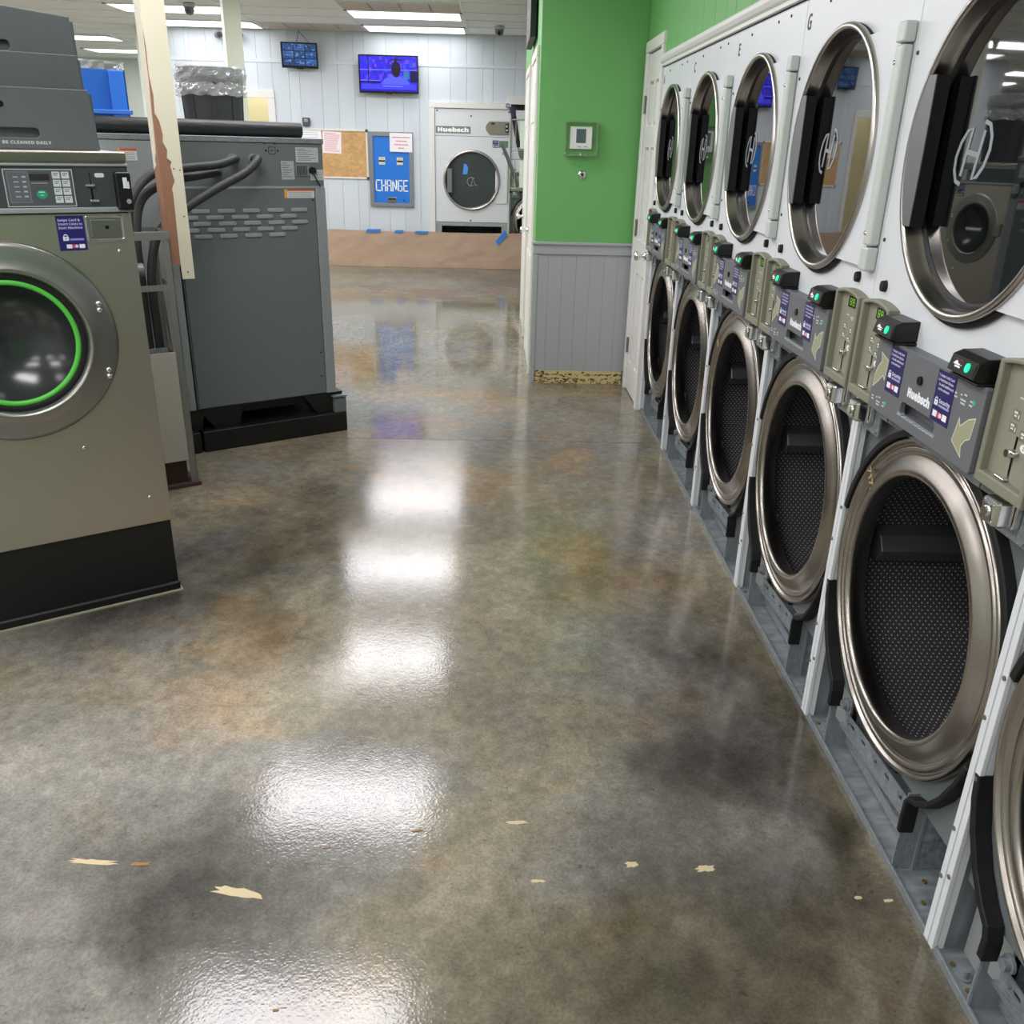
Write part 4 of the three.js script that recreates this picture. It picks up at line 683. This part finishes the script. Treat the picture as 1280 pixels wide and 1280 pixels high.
// ------------------------------------------------------------------ far wall: large dryer, change machine, boards, screens
{
  const t = thing('large_dryer', 'large single white dryer with blue tape on its round door, in the far wall', 'dryer', [0, 0, WZ], 0, 'dryers in the far wall');
  part('surround', [BB(-0.862, -0.79, 0.0, 1.929, 0, 0.05, 0.004), BB(-0.862, 0.113, 1.93, 1.995, 0, 0.05, 0.004), BB(0.15, 0.163, 0.0, 1.929, 0, 0.04)], mWhiteTrim, t);
  part('top_panel', BB(-0.787, 0.148, 1.613, 1.925, 0, 0.03, 0.003), mWhite, t);
  const sh = rrect(-0.787, 0.148, 0.58, 1.609, 0.003); sh.holes.push(circ(-0.322, 1.09, 0.33));
  part('front_panel', ext(sh, 0.03, 0, 0.003, 40), mWhite, t);
  part('cabinet', [BB(-0.787, 0.148, 0.0, 1.9, -1.0, -0.98), BB(-0.787, -0.78, 0, 1.9, -0.98, 0), BB(0.14, 0.148, 0, 1.9, -0.98, 0)], mGalv, t);
  const d = part('door', BB(-0.02, 0.13, 0.815, 1.36, 0.031, 0.04, 0.003), mWhite, t);
  part('door_ring', lathe([[0.345, 0.03], [0.362, 0.036], [0.366, 0.046], [0.358, 0.06], [0.345, 0.062], [0.335, 0.056], [0.326, 0.03], [0.322, 0.022]], 96).translate(-0.322, 1.09, 0), mRing, d);
  part('door_glass', lathe([[0, 0.024], [0.325, 0.024]], 80).translate(-0.322, 1.09, 0), M(0x30383a, 0.08, 0, { ior: 1.6 }), d);
  part('door_pull', BB(-0.635, -0.574, 0.94, 1.228, 0.05, 0.058, 0.002), mHandle, d);
  part('hinge', BB(0.12, 0.142, 0.83, 1.36, 0.031, 0.052, 0.004), mHinge, d);
  part('emblem', ext(stroke(arcPts(-0.33, 1.075, 0.05, 40, 300, 20), 0.008), 0.001, 0.025), mLogo, d);
  part('emblem', ext(stroke([[-0.33, 1.03], [-0.31, 1.115], [-0.28, 1.04], [-0.25, 1.03]], 0.008), 0.001, 0.025), mLogo, d);
  part('brand_plate', uvXY(B(0.436, 0.082, 0.003, 0, 0, 0), -0.218, 0.218, -0.041, 0.041).translate(-0.558, 1.683, 0.0315), mHuebsch, t);
  const c = part('control_box', ext((() => { const s = new THREE.Shape(); s.moveTo(-0.1, 1.64); s.lineTo(0.139, 1.64); s.lineTo(0.139, 1.79); s.lineTo(-0.1, 1.79); s.quadraticCurveTo(-0.2, 1.715, -0.1, 1.64); return s; })(), 0.02, 0.03, 0.003), mKhaki, t);
  part('display', B(0.045, 0.02, 0.002, -0.06, 1.765, 0.0505), mBlackGloss, c);
  part('reader', [B(0.035, 0.1, 0.006, 0.115, 1.715, 0.052)], mBlackGloss, c);
  part('reader_button', [cyl(0.011, 0.011, 0.004, 0.116, 1.69, 0.056, 'z'), B(0.016, 0.026, 0.002, 0.114, 1.736, 0.0555)], mWhite, c);
  part('sticker', flat(0.076, 0.088, -0.024, 1.528, 0.031), mSticker, t);
  part('green_label', B(0.115, 0.08, 0.001, 0.078, 1.527, 0.0308), M(0x5a7f5c, 0.5), t);
  part('lock', cyl(0.018, 0.016, 0.01, 0.072, 1.42, 0.034, 'z'), mChrome, t);
  part('lower_rail', [BB(-0.79, 0.15, 0.53, 0.575, 0, 0.03, 0.002), BB(-0.79, -0.71, 0.3, 0.53, 0, 0.028), BB(0.07, 0.15, 0.3, 0.53, 0, 0.028)], mSheet, t);
  part('lint_shelf', [BB(-0.78, 0.14, 0.535, 0.545, -0.98, -0.002), BB(-0.78, 0.14, 0.02, 0.03, -0.98, -0.002)], mGalv, t);
  for (const [x, y] of [[-0.76, 1.9], [0.14, 1.9], [-0.335, 1.845], [-0.335, 0.6]]) part('screw', cyl(0.011, 0.01, 0.006, x, y, 0.032, 'z', 10), mInk, t);
  solo('tape_strip', 'blue tape scrap stuck on the large round dryer glass', 'tape', ext(poly([[-0.036, -0.06], [0.024, -0.058], [0.034, 0.02], [0.01, 0.062], [-0.02, 0.066], [-0.028, 0.0]]), 0.001), M(0x4a92e6, 0.6), [-0.403, 1.222, WZ + 0.0245], 0, 'blue tape strips');
}
struct('trim_6', [BB(0.115, 0.163, 1.93, 1.989, WZ, WZ + 0.03, 0.003), BB(0.115, 1.2, 1.99, 2.09, WZ, WZ + 0.03, 0.003)], mWhiteTrim);
{
  const t = thing('change_machine', 'blue change machine with grey frame lettered CHANGE, set in the far wall', 'change machine', [-1.348, 0, WZ]);
  const fr = rrect(-0.281, 0.281, 0.747, 1.64, 0.003); fr.holes.push(rrect(-0.227, 0.228, 0.792, 1.588, 0.002, THREE.Path));
  part('frame', ext(fr, 0.03, 0, 0.003), M(0x85898c, 0.45, 0.4), t);
  part('face', BB(-0.227, 0.228, 0.792, 1.588, 0.0, 0.014), M(0x1a74d4, 0.4), t);
  const seg = { C: [[1, 1, 0, 1], [0, 1, 0, 0], [0, 0, 1, 0]], H: [[0, 1, 0, 0], [1, 1, 1, 0], [0, 0.5, 1, 0.5]], A: [[0, 1, 0, 0], [1, 1, 1, 0], [0, 1, 1, 1], [0, 0.5, 1, 0.5]], N: [[0, 1, 0, 0], [1, 1, 1, 0], [0, 1, 1, 0]], G: [[1, 1, 0, 1], [0, 1, 0, 0], [0, 0, 1, 0], [1, 0, 1, 0.48], [1, 0.48, 0.5, 0.48]], E: [[1, 1, 0, 1], [0, 1, 0, 0], [0, 0, 1, 0], [0, 0.5, 0.8, 0.5]] };
  [...'CHANGE'].forEach((ch, i) => part('letter', seg[ch].map(([a, b, c, d]) => { const x0 = -0.2 + i * 0.0705 + a * 0.047, x1 = -0.2 + i * 0.0705 + c * 0.047, y0 = 0.942 + b * 0.126, y1 = 0.942 + d * 0.126; return B(Math.hypot(x1 - x0, y1 - y0) + 0.013, 0.014, 0.002).rotateZ(Math.atan2(y1 - y0, x1 - x0)).translate((x0 + x1) / 2, (y0 + y1) / 2, 0.0152); }), M(0xf4f7fa, 0.5), t));
  for (const x of [-0.117, 0.11]) { const s = part('bill_slot', BB(x - 0.04, x + 0.04, 1.252, 1.342, 0.012, 0.022, 0.006), M(0xd6d7c8, 0.4), t); part('slot_mouth', BB(x - 0.038, x + 0.038, 1.288, 1.308, 0.02, 0.028, 0.004), mBlackGloss, s); part('slot_label', BB(x - 0.026, x + 0.026, 1.318, 1.332, 0.0215, 0.0228), M(0xc9b44a, 0.5), s); }
  const tr = part('coin_tray', BB(-0.06, 0.055, 0.8, 0.862, 0.012, 0.022, 0.008), mSteel, t); part('tray_mouth', BB(-0.05, 0.045, 0.835, 0.852, 0.02, 0.026, 0.005), mBlackGloss, tr);
  part('key_lock', cyl(0.009, 0.008, 0.006, 0.15, 0.825, 0.017, 'z'), mBlackGloss, t);
  const nt = canvas(220, 172, (k, w, h) => { k.fillStyle = '#e9e6ec'; k.fillRect(0, 0, w, h); k.fillStyle = '#d0505e'; for (const [x, y, l] of [[24, 34, 170], [60, 68, 100], [46, 100, 130], [84, 132, 52]]) for (let a = 0; a < l; a += 11) k.fillRect(x + a, y, 8, 9 + (a % 3)); });
  solo('notice_sheet', 'white notice with red lines taped over the blue change machine corner', 'notice', flat(0.284, 0.22, 0, 0, 0).rotateZ(-0.01), print(nt, 0.6), [-1.218, 1.518, WZ + 0.0315]);
}
{
  const t = thing('cork_board', 'cork noticeboard with white frame, half hidden by the grey washer', 'noticeboard', [-2.1, 1.365, WZ]);
  const ck = dataTex(128, 128, (i, j, q) => { const v = vnoise(i / 2, j / 2, 4) * 0.6 + vnoise(i / 9, j / 9, 14) * 0.4; q[0] = 176 + v * 44; q[1] = 138 + v * 40; q[2] = 92 + v * 34; });
  part('cork', BB(-0.44, 0.44, -0.27, 0.27, 0, 0.01), print(ck, 0.85), t);
  for (const g of [BB(-0.46, 0.46, 0.27, 0.29, 0, 0.018, 0.003), BB(-0.46, 0.46, -0.29, -0.27, 0, 0.018, 0.003), BB(-0.46, -0.44, -0.27, 0.27, 0, 0.018, 0.003), BB(0.44, 0.46, -0.27, 0.27, 0, 0.018, 0.003)]) part('frame_bar', g, M(0xdedbd4, 0.45), t);
  const corner = BB(-0.016, 0.016, -0.016, 0.016, 0, 0.022, 0.004); for (const [x, y] of [[0.45, 0.28], [0.45, -0.28], [-0.45, 0.28], [-0.45, -0.28]]) part('frame_corner', corner.clone().translate(x, y, 0), mInk, t);
  const nt = canvas(160, 176, (k, w, h) => { k.fillStyle = '#efe6e8'; k.fillRect(0, 0, w, h); k.fillStyle = '#d98a94'; for (let i = 0; i < 14; i++) k.fillRect(16, 14 + i * 11, 100 + (i * 31) % 34, 4); });
  solo('notice_sheet', 'white sheet with pale red text pinned to the cork board', 'notice', flat(0.235, 0.255, 0, 0, 0).rotateZ(-0.04), print(nt, 0.6), [-2.09, 1.5, WZ + 0.0115]);
  const wt = canvas(160, 100, (k, w, h) => { k.fillStyle = '#f0f1f2'; k.fillRect(0, 0, w, h); k.fillStyle = '#b9bec4'; for (let i = 0; i < 6; i++) k.fillRect(16, 14 + i * 14, 120, 4); });
  solo('notice_sheet', 'plain white sheet at the left of the cork board, beside the foam roll end', 'notice', flat(0.26, 0.18, 0, 0, 0), print(wt, 0.6), [-2.35, 1.545, WZ + 0.0115]);
}
{ const t = thing('key_lockbox', 'small dark key lockbox on the far wall above the cork board', 'lockbox', [-2.395, 1.68, WZ]); part('body', BB(-0.045, 0.045, 0, 0.1, 0, 0.04, 0.012), M(0x4b4e52, 0.4, 0.3), t); part('dial', BB(-0.024, 0.024, 0.05, 0.085, 0.038, 0.044, 0.004), M(0x9aa0a6, 0.4), t); }
// screens
const tvTex = canvas(512, 300, (k, w, h) => {
  k.fillStyle = '#2a22c8'; k.fillRect(0, 0, w, h);
  const cols = ['#3a34f0', '#2318a0', '#5a4ae8', '#7b4bd0', '#2b5ce6', '#1a1470', '#9a58c0'];
  for (let i = 0; i < 150; i++) { k.fillStyle = cols[Math.floor(rnd() * 7)]; k.globalAlpha = 0.5; k.fillRect(rnd() * w, rnd() * 215, 8 + rnd() * 30, 10 + rnd() * 40); }
  k.globalAlpha = 1; k.fillStyle = '#5f63ff'; k.fillRect(0, 112, w, 9); k.fillRect(0, 205, 180, 8); k.fillStyle = '#151048'; k.fillRect(70, 0, 9, 215); k.fillRect(0, 214, 180, 16);
  k.fillStyle = '#2f6a9a'; k.fillRect(390, 130, 50, 60); k.fillStyle = '#111040'; k.fillRect(450, 120, 60, 100);
  k.fillStyle = '#16122c'; k.beginPath(); k.ellipse(322, 108, 42, 66, 0, 0, 7); k.fill(); k.fillRect(300, 150, 46, 40); for (let i = 0; i < 7; i++) { k.strokeStyle = '#120e28'; k.lineWidth = 7; k.beginPath(); k.moveTo(322, 50); k.quadraticCurveTo(300 + i * 8, 10, 270 + i * 18, 34); k.stroke(); }
  k.fillStyle = '#4d55ff'; k.beginPath(); k.moveTo(180, 262); k.quadraticCurveTo(200, 176, 300, 168); k.quadraticCurveTo(322, 190, 344, 168); k.quadraticCurveTo(440, 180, 452, 262); k.fill();
  k.fillStyle = '#3b3cf4'; k.fillRect(10, 240, 490, 42); k.fillStyle = '#6f73ff'; k.fillRect(200, 252, 180, 7); k.fillStyle = '#241ca8'; k.fillRect(10, 282, 490, 18);
});
const cctvTex = canvas(320, 200, (k, w, h) => { k.fillStyle = '#0a0e1c'; k.fillRect(0, 0, w, h); for (let r = 0; r < 3; r++) for (let c = 0; c < 3; c++) { const x = c * 106 + 4, y = r * 66 + 3; k.fillStyle = ['#2a4a86', '#34588f', '#26406e'][(r + c) % 3]; k.fillRect(x, y, 100, 60); for (let i = 0; i < 9; i++) { k.fillStyle = rnd() < 0.5 ? '#5b86bd' : '#16233f'; k.fillRect(x + rnd() * 80, y + rnd() * 46, 6 + rnd() * 18, 3 + rnd() * 12); } } });
function screen(name, label, w, h, tex, glow, pos, tilt, rz) {
  const t = thing(name, label, 'television', pos); t.rotation.set(tilt, 0, rz);
  const fr = rrect(-w / 2, w / 2, -h / 2, h / 2, 0.006); fr.holes.push(rrect(-w / 2 + 0.016, w / 2 - 0.016, -h / 2 + 0.024, h / 2 - 0.014, 0.002, THREE.Path));
  part('bezel', [ext(fr, 0.022, 0, 0.003), BB(-w / 2 + 0.01, w / 2 - 0.01, -h / 2 + 0.01, h / 2 - 0.01, -0.03, 0.004)], mBlackGloss, t);
  part('display', uvXY(BB(-w / 2 + 0.015, w / 2 - 0.015, -h / 2 + 0.023, h / 2 - 0.013, 0.005, 0.01), -w / 2 + 0.015, w / 2 - 0.015, -h / 2 + 0.023, h / 2 - 0.013), M(0x000000, 0.2, 0, { emissive: 0xffffff, emissiveMap: tex, emissiveIntensity: glow }), t);
  part('chin', BB(-0.04, 0.04, -h / 2 - 0.008, -h / 2 + 0.004, 0.002, 0.02, 0.003), mBlackGloss, t);
  part('bracket', [BB(-0.06, 0.06, -0.06, 0.06, -0.09, -0.03)], mBlack, t);
  return t;
}
screen('television', 'wall television showing a person in a blue tinted shop scene', 0.725, 0.42, tvTex, 1.5, [-1.34, 2.284, WZ + 0.1], 0.06, 0);
{ const t = screen('monitor', 'small wall monitor with a grid of camera pictures', 0.44, 0.28, cctvTex, 1.2, [-2.41, 2.465, WZ + 0.1], 0.1, -0.01); part('hanging_wire', [tube([[-0.03, 0.14, 0], [0.0, 0.26, -0.03]], 0.003, 4, 6), tube([[0.12, 0.14, 0], [0.0, 0.26, -0.03]], 0.003, 4, 6)], mInk, t); }
{ const t = thing('television', 'black television seen edge-on, high on the green block side', 'television', [GX - 0.03, 2.43, -7.0]); part('case', BB(-0.022, 0.02, -0.25, 0.25, -0.42, 0.42, 0.006), mBlack, t); part('bracket', BB(0.02, 0.03, -0.06, 0.06, -0.06, 0.06), mBlack, t); }
// security cameras
[['round dome camera on the ceiling at the right of the aisle lights', 0.0, -11.2, 0], ['left bullet camera high on the far wall beside the slim post', -3.36, WZ + 0.12, 1], ['right bullet camera high on the far wall beside the slim post', -3.12, WZ + 0.12, 1], ['bullet camera under the ceiling beside the lit panel over the washers', -3.1, -10.1, 2]].forEach(([label, x, z, k]) => {
  const t = thing('security_camera', label, 'camera', [x, k === 1 ? 2.66 : CEIL, z], k === 1 ? 0.5 : 0, 'security cameras');
  if (k === 1) { part('body', cyl(0.04, 0.042, 0.1, 0, 0, 0, 'z'), M(0x5a5d60, 0.4), t); part('lens', cyl(0.03, 0.03, 0.01, 0, 0, 0.052, 'z'), mBlackGloss, t); part('arm', BB(-0.012, 0.012, -0.02, 0.02, -0.11, -0.04), M(0xb9bcbe, 0.4), t); }
  else { part('mount', cyl(0.06, 0.06, 0.03, 0, -0.02, 0), M(0xc4c6c6, 0.4), t); part('body', new THREE.SphereGeometry(0.05, 20, 14).translate(0, -0.055, 0), M(0x77797a, 0.4), t); part('lens', cyl(0.02, 0.02, 0.02, 0, -0.075, 0.04, 'z'), mBlackGloss, t); }
});
// brown paper covered curb with blue tape
{
  const t = thing('paper_curb', 'low curb covered in brown masking paper along the far wall', 'covered curb', [0, 0, WZ + 0.09]);
  const g = new THREE.PlaneGeometry(3.6, 0.452, 180, 26), p = g.attributes.position;
  for (let i = 0; i < p.count; i++) { const x = p.getX(i), y = p.getY(i); const n = (fbm(x * 5 + 9, y * 7 + 3, 3, 6) - 0.5) * 0.02 + Math.abs(vnoise(x * 3 + y * 4, y * 3 - x * 2, 2) - 0.5) * 0.012; p.setXYZ(i, x, y + (y > 0.22 ? (fbm(x * 2, 1, 2, 9) - 0.5) * 0.018 : 0), n); }
  g.computeVertexNormals(); g.translate(-1.1, 0.228, 0.006);
  part('paper_face', g, mPaperBrown, t);
  part('curb_core', BB(-2.9, 0.7, 0, 0.44, -0.02, -0.012), M(0x9a7a64, 0.8), t);
  part('paper_top', BB(-2.9, 0.7, 0.44, 0.446, -0.03, -0.004), mPaperBrown, t);
}
[['leftmost flat blue tape strip on the brown paper top edge', -1.59, 0.454, 0.2, 0.038, 0.02], ['middle short blue tape strip on the brown paper top edge', -1.26, 0.45, 0.13, 0.034, 0.03], ['blue tape strip on the paper edge below the change machine notice', -0.97, 0.447, 0.18, 0.03, 0.0], ['slanted blue tape strip hanging at the paper end below the large dryer', 0.075, 0.4, 0.2, 0.06, 0.85]].forEach(([label, x, y, l, w, a]) => {
  solo('tape_strip', label, 'tape', ext(poly([[-l / 2, -w / 2], [l / 2 - 0.02, -w / 2], [l / 2, w / 2], [-l / 2 + 0.015, w / 2]]), 0.0012).rotateZ(a), mTape, [x, y, WZ + 0.112], 0, 'blue tape strips');
});
// things on the green wall
{
  const t = thing('thermostat', 'white thermostat in a clear plastic guard box on the green wall', 'thermostat', [0.52, 1.562, GZ]);
  part('control', BB(-0.068, 0.07, -0.06, 0.07, 0, 0.03, 0.006), M(0xefefec, 0.45), t);
  part('display', BB(-0.03, 0.03, -0.024, 0.056, 0.029, 0.032), M(0x4f6266, 0.25), t);
  part('buttons', [B(0.02, 0.006, 0.003, -0.01, -0.045, 0.031), B(0.02, 0.006, 0.003, 0.03, -0.045, 0.031)], M(0xa9aca9, 0.5), t);
  part('guard_frame', ext((() => { const s = rrect(-0.103, 0.103, -0.1, 0.1, 0.004); s.holes.push(rrect(-0.094, 0.094, -0.091, 0.091, 0.002, THREE.Path)); return s; })(), 0.06, 0, 0.002), M(0xdfe6d6, 0.15, 0, { transmission: 0.8, thickness: 0 }), t);
  part('guard_cover', BB(-0.1, 0.1, -0.097, 0.097, 0.058, 0.062), mClear, t);
  part('guard_lock', [cyl(0.008, 0.008, 0.008, -0.002, -0.09, 0.064, 'z'), cyl(0.005, 0.005, 0.006, -0.095, -0.085, 0.062, 'z')], mChrome, t);
  const d = thing('wall_lock', 'round steel key lock on the green wall under the thermostat', 'lock', [0.54, 1.352, GZ]);
  part('collar', lathe([[0.0, 0.012], [0.016, 0.012], [0.022, 0.01], [0.027, 0.004], [0.028, 0]], 28), mChrome, d); part('keyhole', cyl(0.008, 0.008, 0.004, 0.001, 0.001, 0.0125, 'z'), mBlackGloss, d);
}
// racks on the side of the green block
function wireBasket(label, y, z) {
  const t = thing('wire_basket', label, 'wire basket', [GX, y, z], 0, 'wire baskets'); const r = [];
  for (const yy of [0, 0.25]) r.push(tube([[-0.001, yy, -0.12], [-0.1, yy, -0.12], [-0.1, yy, 0.12], [-0.001, yy, 0.12]], 0.004, 30, 6));
  for (let k = 1; k < 8; k++) r.push(B(0.003, 0.003, 0.24, -0.09, k * 0.03, 0));
  for (let k = 0; k < 7; k++) r.push(B(0.003, 0.25, 0.003, -0.092, 0.125, -0.11 + k * 0.036));
  part('wires', r, M(0xa8a9a4, 0.4, 0.8), t); part('backing', BB(-0.05, -0.001, 0.01, 0.24, -0.11, 0.11), M(0xe4e8e2, 0.6), t);
}
wireBasket('upper wire basket holding a purple duster beside the far dryers', 1.48, -8.72);
wireBasket('lower wire basket holding a folded dark magazine beside the far dryers', 1.15, -8.72);
{
  const t = thing('duster', 'purple handled brush standing in the upper wire basket', 'brush', [GX - 0.06, 1.5, -8.7]); t.rotation.set(0, 0, 0.2);
  part('handle', cyl(0.018, 0.024, 0.26, 0, 0.13, 0), mBlack, t); part('bristles', cyl(0.02, 0.034, 0.09, 0, 0.3, 0), M(0x3b2748, 0.8), t); part('loop', new THREE.TorusGeometry(0.016, 0.004, 8, 18).translate(-0.04, 0.36, 0), M(0x6b6a72, 0.4, 0.5), t);
  const m = thing('magazine', 'rolled dark magazine leaning out of the lower wire basket', 'magazine', [GX - 0.05, 1.17, -8.7]); m.rotation.set(0, 0, 0.42);
  part('pages', BB(-0.015, 0.012, 0, 0.4, -0.08, 0.08, 0.004), M(0x55585c, 0.5), m); part('cover', BB(-0.02, -0.0145, 0, 0.38, -0.082, 0.082), M(0x26282c, 0.35), m);
}
renderer.render(scene, camera);
